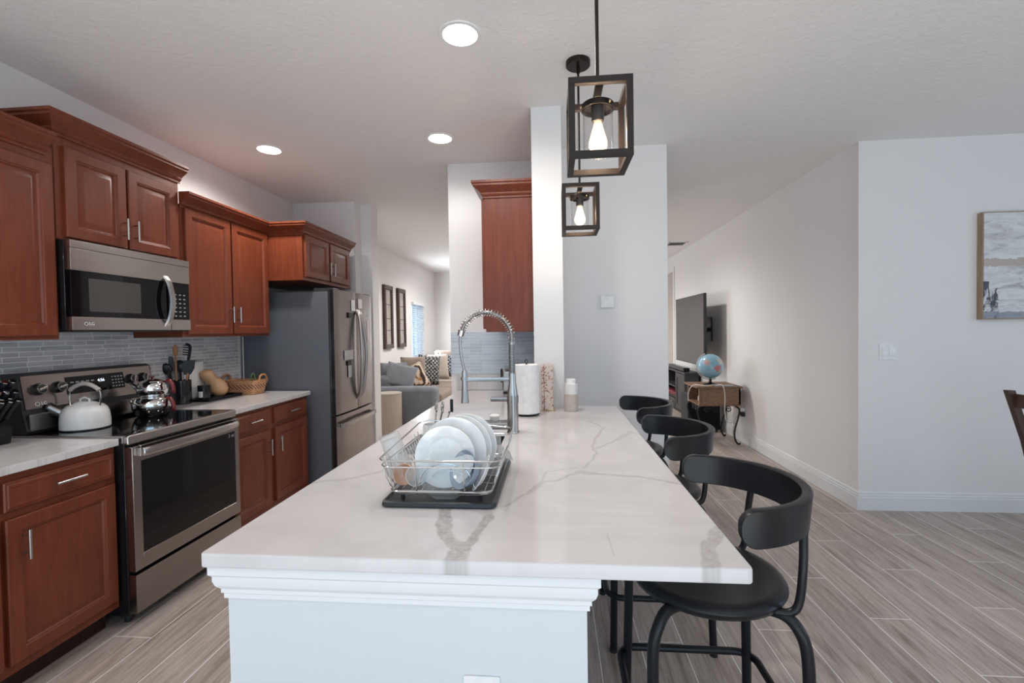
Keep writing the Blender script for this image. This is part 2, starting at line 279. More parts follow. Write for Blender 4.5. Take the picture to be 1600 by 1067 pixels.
# ------------------------------------------------------------------ mesh tools
ORG = {}
class B:
    def __init__(s): s.b = bmesh.new()
    def _new(s, fn):
        n0 = len(s.b.verts); fn(); s.b.verts.ensure_lookup_table(); return [s.b.verts[i] for i in range(n0, len(s.b.verts))]
    def box(s, x0, x1, y0, y1, z0, z1, bev=0., seg=2, mat=None):
        t = bmesh.new(); bmesh.ops.create_cube(t, size=1)
        for v in t.verts: v.co = Vector(((x0 + x1) / 2 + v.co.x * (x1 - x0), (y0 + y1) / 2 + v.co.y * (y1 - y0), (z0 + z1) / 2 + v.co.z * (z1 - z0)))
        if bev > 0: bmesh.ops.bevel(t, geom=t.edges[:], offset=min(bev, .49 * min(abs(x1 - x0), abs(y1 - y0), abs(z1 - z0))), segments=seg, profile=.5, affect='EDGES')
        return s.merge(t, mat)
    def merge(s, t, mat=None):
        mp = {}
        for v in t.verts: mp[v] = s.b.verts.new(mat @ v.co if mat else v.co)
        for f in t.faces:
            try: s.b.faces.new([mp[v] for v in f.verts])
            except ValueError: pass
        t.free(); return s
    def rings(s, rings, closed=True, cap0=True, cap1=True, loop=False):
        R = [[s.b.verts.new(p) for p in r] for r in rings]
        n = len(R[0]); m = len(R)
        for i in range(m if loop else m - 1):
            a, b = R[i], R[(i + 1) % m]
            for j in range(n if closed else n - 1):
                k = (j + 1) % n
                try: s.b.faces.new((a[j], a[k], b[k], b[j]))
                except ValueError: pass
        if not loop and closed:
            if cap0: s.b.faces.new(R[0][::-1])
            if cap1: s.b.faces.new(R[-1])
        return s
    def tube(s, pts, r, seg=10, closed=False, cap=True):
        pts = [Vector(p) for p in pts]; n = len(pts); rs = r if isinstance(r, (list, tuple)) else [r] * n
        T = []
        for i in range(n):
            if closed: d = pts[(i + 1) % n] - pts[i - 1]
            else: d = pts[min(i + 1, n - 1)] - pts[max(i - 1, 0)]
            T.append(d.normalized())
        nv = T[0].orthogonal().normalized(); rings = []
        for i in range(n):
            nv = (nv - T[i] * nv.dot(T[i])); nv = nv.normalized() if nv.length > 1e-6 else T[i].orthogonal().normalized()
            bn = T[i].cross(nv); rings.append([pts[i] + (nv * math.cos(2 * PI * j / seg) + bn * math.sin(2 * PI * j / seg)) * rs[i] for j in range(seg)])
        return s.rings(rings, True, cap, cap, closed)
    def cyl(s, p0, p1, r0, r1=None, seg=24): return s.tube([p0, p1], [r0, r0 if r1 is None else r1], seg)
    def lathe(s, prof, c=(0, 0, 0), seg=32, mat=None, cap=True):
        c = Vector(c); rings = []
        for r, z in prof:
            ring = [Vector((max(r, 1e-5) * math.cos(2 * PI * j / seg), max(r, 1e-5) * math.sin(2 * PI * j / seg), z)) for j in range(seg)]
            rings.append([(mat @ p if mat else p) + c for p in ring])
        return s.rings(rings, True, cap, cap)
    def prism(s, poly, z0, z1, axis='z', bev=0.):
        t = bmesh.new()
        f3 = {'z': lambda a, b, c: (a, b, c), 'y': lambda a, b, c: (a, c, b), 'x': lambda a, b, c: (c, a, b)}[axis]
        lo = [t.verts.new(f3(a, b, z0)) for a, b in poly]; hi = [t.verts.new(f3(a, b, z1)) for a, b in poly]; n = len(poly)
        t.faces.new(lo[::-1]); t.faces.new(hi)
        for i in range(n): t.faces.new((lo[i], lo[(i + 1) % n], hi[(i + 1) % n], hi[i]))
        if bev: bmesh.ops.bevel(t, geom=t.edges[:], offset=bev, segments=2, profile=.5, affect='EDGES')
        return s.merge(t)
    def ball(s, c, r, sub=3, sx=1, sy=1, sz=1, mat=None):
        t = bmesh.new(); bmesh.ops.create_icosphere(t, subdivisions=sub, radius=r)
        for v in t.verts: v.co = Vector((v.co.x * sx, v.co.y * sy, v.co.z * sz))
        if mat:
            for v in t.verts: v.co = mat @ v.co
        for v in t.verts: v.co += Vector(c)
        return s.merge(t)
    def sweep(s, path, prof, closed=False):
        # profile (out, z) swept along a plan path; out is to the right of travel
        n = len(path); P = [Vector((*p, 0)) for p in path]; rings = []
        for i in range(n):
            d0 = (P[i] - P[i - 1]).normalized() if i > 0 or closed else (P[1] - P[0]).normalized()
            d1 = (P[(i + 1) % n] - P[i]).normalized() if i < n - 1 or closed else d0
            n0 = Vector((d0.y, -d0.x, 0)); n1 = Vector((d1.y, -d1.x, 0)); m = (n0 + n1); m = m / max(m.length_squared / 2, 1e-6)
            rings.append([P[i] + m * o + Vector((0, 0, z)) for o, z in prof])
        return s.rings(rings, True, True, True, closed)
    def raised_panel(s, M, u0, u1, v0, v1, prof):
        # concentric rectangles: prof = [(inset, height)...], M maps (u, v, h) to the world
        rings = [[Vector(M(u0 + i, v0 + i, h)), Vector(M(u1 - i, v0 + i, h)), Vector(M(u1 - i, v1 - i, h)), Vector(M(u0 + i, v1 - i, h))] for i, h in prof]
        return s.rings(rings)
    def build(s, name, mat, parent=None, smooth=40, recalc=True, origin=None, mats=None):
        if recalc: bmesh.ops.recalc_face_normals(s.b, faces=s.b.faces[:])
        o0 = Vector(origin) if origin is not None else (ORG.get(parent.name, Vector()) if parent else Vector())
        if parent is None and origin is None:   # put the origin at the base of the thing
            xs = [v.co for v in s.b.verts]
            o0 = Vector(((min(c.x for c in xs) + max(c.x for c in xs)) / 2, (min(c.y for c in xs) + max(c.y for c in xs)) / 2, min(c.z for c in xs)))
        for v in s.b.verts: v.co -= o0
        if smooth:
            a = math.radians(smooth)
            for f in s.b.faces: f.smooth = True
            for e in s.b.edges:
                if len(e.link_faces) == 2 and e.calc_face_angle(0) > a: e.smooth = False
        me = bpy.data.meshes.new(name); s.b.to_mesh(me); s.b.free()
        me.materials.append(MATS[mat]); o = bpy.data.objects.new(name, me); col.objects.link(o)
        if smooth: o.modifiers.new('weighted_normals', 'WEIGHTED_NORMAL').keep_sharp = True
        if parent is None: o.location = o0
        else: o.parent = parent
        ORG[o.name] = o0; return o
def tag(o, label, cat, group=None):
    o['label'] = label; o['category'] = cat
    if group: o['group'] = group
    return o
def struct(name, bm, mat, parent=None, **kw):
    o = bm.build(name, mat, parent, **kw)
    o['kind'] = 'structure'; return o
def thing(name, label, cat, loc=(0, 0, 0), group=None, rz=0.):
    o = bpy.data.objects.new(name, None); o.empty_display_size = .05; col.objects.link(o); o.location = loc; o.rotation_euler = (0, 0, rz)
    ORG[o.name] = Vector(loc); return tag(o, label, cat, group)
def local(o): ORG[o.name] = Vector(); return o      # parts are given in the thing's own coordinates
def dup(root, loc, label, rz=None):
    r = root.copy(); col.objects.link(r); r.location = loc; r['label'] = label
    if rz is not None: r.rotation_euler = (0, 0, rz)
    for ch in list(root.children):
        c = ch.copy(); col.objects.link(c); c.parent = r
        for g in ch.children:
            d = g.copy(); col.objects.link(d); d.parent = c
    return r
def text(name, s, M, size, mat, parent, depth=.0006):
    cu = bpy.data.curves.new(name, 'FONT'); cu.body = s; cu.size = size; cu.extrude = depth; cu.align_x = 'CENTER'; cu.align_y = 'CENTER'
    o = bpy.data.objects.new(name, cu); col.objects.link(o); bpy.context.view_layer.update()
    me = bpy.data.meshes.new_from_object(o.evaluated_get(bpy.context.evaluated_depsgraph_get())); bpy.data.objects.remove(o)
    me.transform(M); me.transform(Matrix.Translation(-ORG[parent.name])); me.materials.clear(); me.materials.append(MATS[mat])
    p = bpy.data.objects.new(name, me); col.objects.link(p); p.parent = parent; ORG[p.name] = ORG[parent.name]; return p
def facing(loc, right, up):
    r = Vector(right).normalized(); u = Vector(up).normalized(); n = r.cross(u)
    return Matrix(((r.x, u.x, n.x, loc[0]), (r.y, u.y, n.y, loc[1]), (r.z, u.z, n.z, loc[2]), (0, 0, 0, 1)))
def bez(pts, n=24):
    # smooth curve through points (Catmull-Rom)
    P = [Vector(p) for p in pts]; P = [P[0] * 2 - P[1]] + P + [P[-1] * 2 - P[-2]]; out = []
    m = len(P) - 3; per = max(2, n // m)
    for i in range(m):
        a, b, c, d = P[i:i + 4]
        for j in range(per):
            t = j / per; out.append(.5 * ((2 * b) + (c - a) * t + (2 * a - 5 * b + 4 * c - d) * t * t + (3 * b - a - 3 * c + d) * t ** 3))
    out.append(P[-2]); return out

# ------------------------------------------------------------------ setting
ZC = 2.768
XL, XR, YD, YF = -2.71, 2.287, 3.736, 10.59
XE, YB = 5.5, -3.0
struct('floor', B().box(XL - .15, XE + .15, YB - .15, YF + .15, -.12, 0), 'plank_tile', smooth=0)
struct('ceiling', B().box(XL - .15, XE + .15, YB - .15, YF + .15, ZC, ZC + .12), 'ceiling_texture', smooth=0)
WY0, WY1, WZ0, WZ1 = 8.80, 9.56, .88, 1.965
b = B(); b.box(XL - .12, XL, YB, WY0, 0, ZC); b.box(XL - .12, XL, WY1, YF, 0, ZC); b.box(XL - .12, XL, WY0, WY1, 0, WZ0); b.box(XL - .12, XL, WY0, WY1, WZ1, ZC)
struct('wall_left', b, 'wall_paint', smooth=0)
struct('wall_far', B().box(XL - .12, XR + .12, YF, YF + .12, 0, ZC), 'wall_paint', smooth=0)
struct('wall_right', B().box(XR, XR + .12, YD + .12, YF, 0, ZC), 'wall_paint', smooth=0)
struct('wall_dining', B().box(XR, XE + .12, YD, YD + .12, 0, ZC), 'wall_paint', smooth=0)
b = B(); b.box(XE, XE + .12, YB, -.4, 0, ZC); b.box(XE, XE + .12, 2.0, YD, 0, ZC); b.box(XE, XE + .12, -.4, 2.0, 0, .6); b.box(XE, XE + .12, -.4, 2.0, 2.25, ZC)
struct('wall_east', b, 'wall_paint', smooth=0)
b = B(); b.box(XL - .12, -1.6, YB - .12, YB, 0, ZC); b.box(2.8, XE + .12, YB - .12, YB, 0, ZC); b.box(-1.6, 2.8, YB - .12, YB, 2.35, ZC); b.box(-1.6, 2.8, YB - .12, YB, 0, .08)
struct('wall_rear', b, 'wall_paint', smooth=0)
# the block behind the island: kitchen back wall, stub wall end (column) and wall facing the dining side
struct('wall_back', B().box(-.845, -.12, 3.81, 5.4, 0, ZC), 'wall_paint', smooth=0)
struct('wall_column', B().box(-.12, .064, 2.914, 5.4, 0, ZC), 'white_paint', smooth=0)
struct('wall_middle', B().box(.064, .861, 3.61, 5.4, 0, ZC), 'wall_paint', smooth=0)
struct('wall_fridge', B().box(XL, -2.045, 4.735, 4.88, 0, ZC), 'wall_paint', smooth=0)
struct('wall_stub', B().box(-2.6, -1.925, 4.885, 5.06, 0, ZC), 'wall_paint', smooth=0)
BP = [(0, 0), (.016, 0), (.016, .095), (.013, .10), (.013, .112), (.009, .118), (.009, .130), (.004, .138), (0, .14)]
struct('baseboard_dining', B().sweep([(XR, YD), (XE, YD)], BP), 'white_paint', smooth=0)
struct('baseboard_right', B().sweep([(XR, 9.0), (XR, YD - .016)], BP), 'white_paint', smooth=0)
struct('baseboard_middle', B().sweep([(.861, 5.4), (.861, 3.61)][::-1] and [(.07, 3.61), (.861, 3.61), (.861, 5.4)], BP), 'white_paint', smooth=0)
# doorway casing at the far end of the right wall
b = B(); b.box(XR - .018, XR, 9.05, 9.13, 0, 2.55, .004); b.box(XR - .018, XR, 9.13, 9.95, 2.47, 2.55, .004); b.box(XR - .018, XR, 9.95, 10.03, 0, 2.55, .004)
d1 = struct('door_1', b, 'white_paint'); 
struct('door_panel', B().box(XR - .010, XR + .0, 9.13, 9.95, 0, 2.47), 'beige_glaze', d1)
# living room window
b = B()
for a in ((WY0, WY0 + .04, WZ0, WZ1), (WY1 - .04, WY1, WZ0, WZ1), (WY0, WY1, WZ0, WZ0 + .04), (WY0, WY1, WZ1 - .04, WZ1), (WY0 + .36, WY0 + .40, WZ0, WZ1)): b.box(XL - .10, XL - .06, *a)
w1 = struct('window_1', b, 'white_plastic', smooth=0)
struct('pane', B().box(XL - .085, XL - .080, WY0 + .03, WY1 - .03, WZ0 + .03, WZ1 - .03), 'window_glass', w1, smooth=0)
struct('trim_1', B().box(XL - .03, XL + .055, WY0 - .03, WY1 + .03, WZ0 - .03, WZ0, .004), 'white_paint')
bl = thing('window_blind', 'white horizontal slat blind in the living room window', 'blind', (XL + .03, (WY0 + WY1) / 2, WZ0))
B().box(XL + .002, XL + .052, WY0 - .01, WY1 + .01, WZ1 - .03, WZ1 + .02, .004).build('head_rail', 'white_plastic', bl)
b = B()
for i in range(26):
    z = WZ0 + .03 + i * .0395
    b.box(-.022, .022, WY0 - .005, WY1 + .005, -.0015, .0015, mat=Matrix.Translation((XL + .028, 0, z)) @ Matrix.Rotation(math.radians(-30), 4, 'Y'))
b.build('slats', 'blind_slat', bl, smooth=0)
# ceiling air vent in the living room
v = thing('ceiling_vent', 'small white air vent in the living room ceiling near the far end', 'vent', (2.0, 7.8, ZC))
b = B()
for a in ((1.85, 2.15, 7.65, 7.67), (1.85, 2.15, 7.93, 7.95), (1.85, 1.87, 7.65, 7.95), (2.13, 2.15, 7.65, 7.95)): b.box(*a, ZC - .012, ZC)
b.build('frame', 'white_plastic', v, smooth=0); b = B()
for i in range(8): b.box(1.87, 2.13, 7.68 + i * .033, 7.695 + i * .033, ZC - .01, ZC - .001)
b.build('louvres', 'grey_knob', v, smooth=0)

# ------------------------------------------------------------------ cabinets
DOOR = [(0, 0), (0, .016), (.004, .020), (.050, .020), (.054, .0165), (.058, .0165), (.064, .0095), (.072, .0095), (.092, .0155), (.094, .0155)]
DRAW = [(0, 0), (0, .012), (.004, .016), (.010, .016), (.014, .0195), (.022, .020), (.024, .0175), (.026, .0175)]
def plane_x(x, sgn=1): return lambda u, v, h: (x + sgn * h, u, v)
def handle(name, x, y, z, L, vertical, parent, sgn=1, mat='brushed_nickel'):
    b = B(); d = .030
    if vertical:
        b.cyl((x + sgn * d, y, z - L / 2), (x + sgn * d, y, z + L / 2), .0058, seg=12)
        for k in (-1, 1): b.cyl((x, y, z + k * L * .3), (x + sgn * d, y, z + k * L * .3), .0042, seg=10)
    else:
        b.cyl((x + sgn * d, y - L / 2, z), (x + sgn * d, y + L / 2, z), .0058, seg=12)
        for k in (-1, 1): b.cyl((x, y + k * L * .3, z), (x + sgn * d, y + k * L * .3, z), .0042, seg=10)
    return b.build(name, mat, parent)
CROWN = [(0, 0), (.008, 0), (.008, .012), (.016, .018), (.020, .026), (.020, .032), (.030, .042), (.052, .058), (.064, .068), (.064, .078), (.072, .084), (.072, .098), (0, .098)]
def door(x, y0, y1, z0, z1, parent, hy=None, hz=None, name='door', sgn=1):
    d = B().raised_panel(plane_x(x, sgn), y0, y1, z0, z1, DOOR).build(name, 'cherry_wood', parent, smooth=25)
    if hy is not None: handle('handle', x + sgn * .020, hy, hz, .115, True, d, sgn)
    return d
def drawer(x, y0, y1, z0, z1, parent):
    d = B().raised_panel(plane_x(x), y0, y1, z0, z1, DRAW).build('drawer', 'cherry_wood', parent, smooth=25)
    handle('handle', x + .020, (y0 + y1) / 2, (z0 + z1) / 2 + .003, .125, False, d); return d
UX = -2.365
def upper(label, y0, y1, z0, z1, x, doors, crown_path, crown_top):
    r = thing('wall_cabinet', label, 'cabinet', (x, (y0 + y1) / 2, z0))
    b = B(); b.box(XL + .002, x, y0 + .001, y1 - .001, z0, z1, .001, 1); b.build('body', 'cherry_wood', r, smooth=25)
    for (a, c, z0_, z1_, hy, hz) in doors: door(x, a, c, z0_, z1_, r, hy, hz)
    B().sweep(crown_path, [(o, z + crown_top - .098) for o, z in CROWN]).build('crown_molding', 'cherry_wood', r, smooth=25); return r
upper('tall single-panel cherry wall cabinet cut off by the left edge of the photo', 1.27, 2.05, 1.388, 2.30, UX, [(1.29, 1.645, 1.405, 2.215, 1.60, 1.5), (1.655, 2.03, 1.405, 2.215, None, None)], [(UX, 1.27), (UX, 2.012)], 2.35)
upper('raised cherry wall cabinet right above the microwave', 2.052, 2.80, 1.872, 2.40, UX, [(2.088, 2.415, 1.885, 2.325, 2.388, 1.985), (2.428, 2.758, 1.885, 2.325, 2.455, 1.985)], [(XL + .01, 2.052), (UX, 2.052), (UX, 2.81)], 2.465)
upper('tall two-door cherry wall cabinet between microwave and refrigerator', 2.802, 3.718, 1.388, 2.24, UX, [(2.832, 3.252, 1.405, 2.225, 3.225, 1.545), (3.27, 3.70, 1.405, 2.225, 3.30, 1.545)], [(UX, 2.802), (UX, 3.718)], 2.315)
upper('short two-door cherry cabinet over the refrigerator', 3.72, 4.63, 1.845, 2.24, -2.06, [(3.745, 4.15, 1.875, 2.225, 4.125, 1.985), (4.18, 4.58, 1.875, 2.225, 4.205, 1.985)], [(XL + .01, 3.72), (-2.06, 3.72), (-2.06, 4.63)], 2.315)
# cabinet hung on the stub wall, seen from its side
r = thing('wall_cabinet', 'cherry wall cabinet hung on the white column, seen side-on above the sink', 'cabinet', (-.28, 3.4, 1.39))
B().box(-.432, -.122, 3.0, 3.808, 1.39, 2.28, .001, 1).build('body', 'cherry_wood', r, smooth=25)
door(-.432, 3.01, 3.39, 1.41, 2.25, r, None, None, sgn=-1); door(-.432, 3.41, 3.79, 1.41, 2.25, r, None, None, sgn=-1)
B().sweep([(-.122, 3.0), (-.432, 3.0), (-.432, 3.806)], [(-o, z + 2.345 - .098) for o, z in CROWN][::-1]).build('crown_molding', 'cherry_wood', r, smooth=25)
BX = -2.087
def base_cab(label, y0, y1, draws, doors):
    r = thing('base_cabinet', label, 'cabinet', (BX, (y0 + y1) / 2, 0))
    B().box(XL + .002, BX, y0, y1, .105, .879, .001, 1).build('body', 'cherry_wood', r, smooth=25)
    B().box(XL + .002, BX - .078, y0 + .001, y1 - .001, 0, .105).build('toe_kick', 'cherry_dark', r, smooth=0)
    for a in draws: drawer(BX, *a, r)
    for a in doors: door(BX, *a[:4], r, a[4], a[5])
base_cab('cherry base cabinet left of the range with one long drawer in view', 1.10, 2.036, [(1.12, 1.555, .735, .848), (1.575, 2.02, .735, .848)], [(1.12, 1.555, .145, .705, 1.52, .6), (1.575, 2.02, .145, .705, 1.63, .595)])
base_cab('cherry base cabinet with two drawers and two doors beside the refrigerator', 2.812, 3.775, [(2.835, 3.235, .735, .856), (3.295, 3.745, .735, .856)], [(2.835, 3.235, .155, .705, 3.205, .58), (3.295, 3.745, .155, .705, 3.33, .58)])
tag(B().box(XL + .003, -2.058, 1.05, 2.035, .881, .914, .003).build('countertop', 'quartz_plain'), 'white quartz countertop left of the range under the knife block', 'countertop')
tag(B().box(XL + .003, -2.058, 2.812, 3.796, .881, .914, .003).build('countertop', 'quartz_plain'), 'white quartz countertop right of the range under the wicker basket', 'countertop')
b = B(); b.box(XL + .0005, XL + .0085, 1.05, 3.80, .916, 1.386); b.box(XL + .0005, XL + .0085, 2.042, 2.798, 1.386, 1.433)
tag(b.build('tile_backsplash', 'mosaic_tile', smooth=0), 'grey mosaic strip tile backsplash behind the range', 'backsplash')
tag(B().box(-.843, -.124, 3.803, 3.8095, 1.045, 1.388).build('tile_backsplash', 'mosaic_tile_back', smooth=0), 'pale blue-grey mosaic tile backsplash on the back wall behind the faucet', 'backsplash')
tag(B().box(-.80, -.124, 3.79, 3.8095, .915, 1.043, .002).build('backsplash_upstand', 'quartz_plain'), 'low white quartz upstand under the tile on the back wall', 'backsplash')

# ------------------------------------------------------------------ range
RY0, RY1 = 2.045, 2.800
r = thing('range', 'stainless steel electric range with black glass cooktop', 'range', (-2.3, 2.42, 0))
B().box(-2.69, -2.045, RY0, RY1, .05, .885, .002, 1).build('body', 'black_gloss', r)
for y in (RY0 + .05, RY1 - .05):
    for x in (-2.62, -2.10): B().cyl((x, y, 0), (x, y, .06), .016, seg=12).build('foot', 'black_plastic', r)
B().box(-2.66, -2.045, RY0 + .018, RY1 - .018, .893, .921, .003).build('cooktop_glass', 'black_glass', r)
b = B(); b.box(-2.047, -2.018, RY0 - .004, RY1 + .004, .878, .923, .008, 3); b.box(-2.64, -2.045, RY0 - .004, RY0 + .018, .885, .923, .003); b.box(-2.64, -2.045, RY1 - .018, RY1 + .004, .885, .923, .003)
b.build('cooktop_trim', 'stainless', r)
def frame_x(b, x0, x1, y0, y1, z0, z1, wl, wr, wb, wt):
    b.box(x0, x1, y0, y0 + wl, z0, z1, .002, 1); b.box(x0, x1, y1 - wr, y1, z0, z1, .002, 1); b.box(x0, x1, y0 + wl, y1 - wr, z0, z0 + wb, .002, 1); b.box(x0, x1, y0 + wl, y1 - wr, z1 - wt, z1, .002, 1)
b = B(); frame_x(b, -2.044, -2.003, RY0, RY1, .268, .868, .048, .035, .075, .075); od = b.build('oven_door', 'stainless_dark', r)
B().box(-2.03, -2.005, RY0 + .046, RY1 - .033, .34, .796, .001, 1).build('window', 'black_glass', od)
b = B(); pts = bez([(-2.003, RY0 + .035, .838), (-1.975, RY0 + .05, .840), (-1.958, RY0 + .2, .842), (-1.952, (RY0 + RY1) / 2, .843), (-1.958, RY1 - .2, .842), (-1.975, RY1 - .05, .840), (-2.003, RY1 - .035, .838)], 30)
b.rings([[p + Vector((dx, 0, dz)) for dx, dz in ((-.009, -.019), (.006, -.019), (.011, -.010), (.011, .010), (.006, .019), (-.009, .019))] for p in pts]); b.build('handle', 'stainless', od)
text('sticker', '5 ec', facing((-2.0035, RY1 - .068, .772), (0, 1, 0), (0, 0, 1)), .032, 'print_grey', od)
B().box(-2.044, -2.003, RY0, RY1, .065, .252, .003, 2).build('storage_drawer', 'stainless_dark', r)
b = B(); b.prism([(-2.685, .925), (-2.560, .925), (-2.552, .940), (-2.572, 1.035), (-2.60, 1.212), (-2.625, 1.222), (-2.685, 1.222)], RY0, RY1, 'y'); b.build('backguard', 'black_plastic', r, smooth=20)
n0 = Vector((.1772, 0, .028)).normalized()      # outward normal of the slanted face
def bgp(y, z, h=0.):
    x = -2.572 - (z - 1.035) * (.028 / .177); return Vector((x, y, z)) + n0 * h
def slab(b, y0, y1, z0, z1, h0, h1): b.rings([[bgp(y0, z0, h), bgp(y1, z0, h), bgp(y1, z1, h), bgp(y0, z1, h)] for h in (h0, h1)])
b = B(); slab(b, RY0 + .012, RY1 - .012, 1.045, 1.208, .0, .006); b.box(-2.56, -2.5495, RY0 + .012, RY1 - .012, .936, 1.022, .003); b.build('control_panel', 'stainless_dark', r, smooth=20)
b = B(); slab(b, 2.262, 2.598, 1.092, 1.184, .006, .008); b.build('touch_panel', 'black_glass', r, smooth=0)
MB_ = lambda y, z, h=.0092: facing(bgp(y, z, h), (0, 1, 0), (-.028, 0, .1772))
text('clock', '4:56', MB_(2.455, 1.150), .024, 'display_glow', r)
b = B()
for i in range(5): slab(b, 2.285 + i * .028, 2.303 + i * .028, 1.150, 1.157, .008, .0088)
b.build('mode_keys', 'print_grey', r, smooth=0); b = B()
for i in range(4):
    for j in range(4): slab(b, 2.52 + i * .019, 2.530 + i * .019, 1.105 + j * .018, 1.111 + j * .018, .008, .0088)
b.build('number_keys', 'print_grey', r, smooth=0)
b = B(); c0 = bgp(2.112, 1.066, .0065); Mx = facing(c0, (0, 1, 0), (-.028, 0, .1772))
ring = [Mx @ Vector((.0095 * math.cos(a * PI / 12), .0095 * math.sin(a * PI / 12), 0)) for a in range(24)]; b.tube(ring, .0012, 6, True); b.build('logo_ring', 'print_white', r)
text('logo', 'LG', facing(bgp(2.143, 1.066, .0065), (0, 1, 0), (-.028, 0, .1772)), .024, 'print_white', r)
for y in (2.125, 2.222, 2.642, 2.728):
    b = B(); q0, q1, q2 = bgp(y, 1.138, .004), bgp(y, 1.138, .012), bgp(y, 1.138, .034)
    b.tube([q0, q1, q1 + n0 * .001, q2 - n0 * .002, q2], [.031, .031, .027, .025, .022], 28); k = b.build('knob', 'black_gloss', r)
    b = B(); g = facing(q2, (0, 1, 0), (-.028, 0, .1772)) @ Matrix.Rotation(.3 if y < 2.4 else 1.2, 4, 'Z')
    b.box(-.020, .020, -.006, .006, -.003, .010, .003, 2, mat=g); b.tube([g @ Vector((.0225 * math.cos(a * PI / 14), .0225 * math.sin(a * PI / 14), 0)) for a in range(28)], .002, 6, True); b.build('grip', 'stainless', k)

# ------------------------------------------------------------------ microwave
r = thing('microwave', 'stainless over-the-range microwave with black glass door', 'microwave', (-2.5, 2.42, 1.43))
MX = -2.30
B().box(XL + .002, MX - .035, 2.056, 2.794, 1.435, 1.868, .002, 1).build('body', 'black_gloss', r)
b = B(); b.box(MX - .035, MX, 2.056, 2.794, 1.722, 1.830, .004); b.box(MX - .035, MX + .001, 2.056, 2.794, 1.830, 1.868, .003); b.build('vent_grille', 'stainless', r)
B().box(XL + .05, MX - .01, 2.07, 2.78, 1.425, 1.435).build('underside', 'black_plastic', r, smooth=0)
B().box(MX - .034, MX - .004, 2.058, 2.616, 1.497, 1.722, .001, 1).build('door', 'black_glass', r)
dw = B().box(MX - .006, MX - .0035, 2.145, 2.44, 1.525, 1.69).build('window', 'print_grey', r); dw.data.materials.clear()
plain('window_mesh', (.06, .055, .052), .12, 0, .03, 400, spec=.4); dw.data.materials.append(MATS['window_mesh'])
B().box(MX - .035, MX, 2.056, 2.640, 1.432, 1.497, .003).build('door_bottom_trim', 'stainless', r)
B().box(MX - .035, MX, 2.643, 2.794, 1.432, 1.497, .003).build('panel_bottom_trim', 'stainless', r)
B().box(MX - .034, MX - .004, 2.630, 2.790, 1.497, 1.722, .001, 1).build('control_panel', 'black_glass', r)
b = B()
for i in range(3):
    for j in range(6): b.box(MX - .004, MX - .0032, 2.675 + i * .034, 2.690 + i * .034, 1.515 + j * .026, 1.522 + j * .026)
b.build('keys', 'print_grey', r, smooth=0)
pts = bez([(MX - .004, 2.607, 1.755), (MX + .026, 2.607, 1.71), (MX + .046, 2.607, 1.603), (MX + .026, 2.607, 1.50), (MX - .004, 2.607, 1.452)], 32)
B().rings([[p + Vector((dx, dy, 0)) for dx, dy in ((-.006, -.016), (.006, -.013), (.006, .013), (-.006, .016))] for p in pts]).build('handle', 'brushed_nickel', r)
text('logo', 'LG', facing((MX + .0012, 2.150, 1.463), (0, 1, 0), (0, 0, 1)), .022, 'print_white', r)
b = B(); b.tube([(MX + .0012, 2.122 + .0085 * math.cos(a * PI / 10), 1.463 + .0085 * math.sin(a * PI / 10)) for a in range(20)], .001, 6, True); b.build('logo_ring', 'print_white', r)

# ------------------------------------------------------------------ refrigerator
FX, FY0, FY1 = -1.83, 3.83, 4.645
r = thing('refrigerator', 'stainless french-door refrigerator with dark grey side', 'refrigerator', (-2.25, 4.23, 0))
B().box(-2.69, FX - .075, FY0, FY1, .015, 1.755, .004).build('body', 'fridge_side', r)
for a in (FY0 + .005, FY1 - .12): B().box(FX - .20, FX - .03, a, a + .115, 1.755, 1.785, .004).build('hinge_cover', 'grey_knob', r)
B().box(FX - .078, FX - .065, FY0 + .006, FY1 - .006, .06, 1.765).build('gasket', 'black_plastic', r, smooth=0)
def fdoor(name, y0, y1, z0, z1):
    # gently bowed front
    n = 10; rings = []
    for i in range(n + 1):
        y = y0 + (y1 - y0) * i / n; q = (y - (FY0 + FY1) / 2) / ((FY1 - FY0) / 2); x = FX - .018 * q * q
        e = .006 if i in (0, n) else 0.
        rings.append([Vector((FX - .064, y, z0)), Vector((x - e, y, z0)), Vector((x - e, y, z1)), Vector((FX - .064, y, z1))])
    return B().rings(rings).build(name, 'stainless_dark', r, smooth=30)
YM = (FY0 + FY1) / 2
dl = fdoor('door', FY0, YM - .003, .700, 1.772); dr = fdoor('door', YM + .003, FY1, .700, 1.772); fz = fdoor('freezer_drawer', FY0, FY1, .075, .685)
for d, z0, z1 in ((dl, .702, 1.770), (fz, .077, .683)): B().box(FX - .058, FX - .027, FY0 - .002, FY0 + .002, z0, z1).build('edge_trim', 'black_gloss', d, smooth=0)
for d, s in ((dl, -1), (dr, 1)):
    pts = bez([(FX - .002, YM + s * .018, 1.61), (FX + .040, YM + s * .028, 1.52), (FX + .066, YM + s * .048, 1.20), (FX + .040, YM + s * .030, .88), (FX - .002, YM + s * .018, .79)], 32)
    B().tube(pts, .0155, 10).build('handle', 'stainless', d)
pts = bez([(FX - .02, FY0 + .05, .598), (FX + .028, FY0 + .075, .606), (FX + .055, YM, .612), (FX + .028, FY1 - .075, .606), (FX - .02, FY1 - .05, .598)], 30)
B().rings([[p + Vector((dx, 0, dz)) for dx, dz in ((-.008, -.016), (.008, -.016), (.008, .016), (-.008, .016))] for p in pts]).build('handle', 'brushed_nickel', fz)
B().box(-2.4, FX - .09, FY0 + .02, FY1 - .02, 0, .07).build('base_grille', 'black_plastic', r, smooth=0)
def fx_at(y): q = (y - YM) / ((FY1 - FY0) / 2); return FX - .018 * q * q
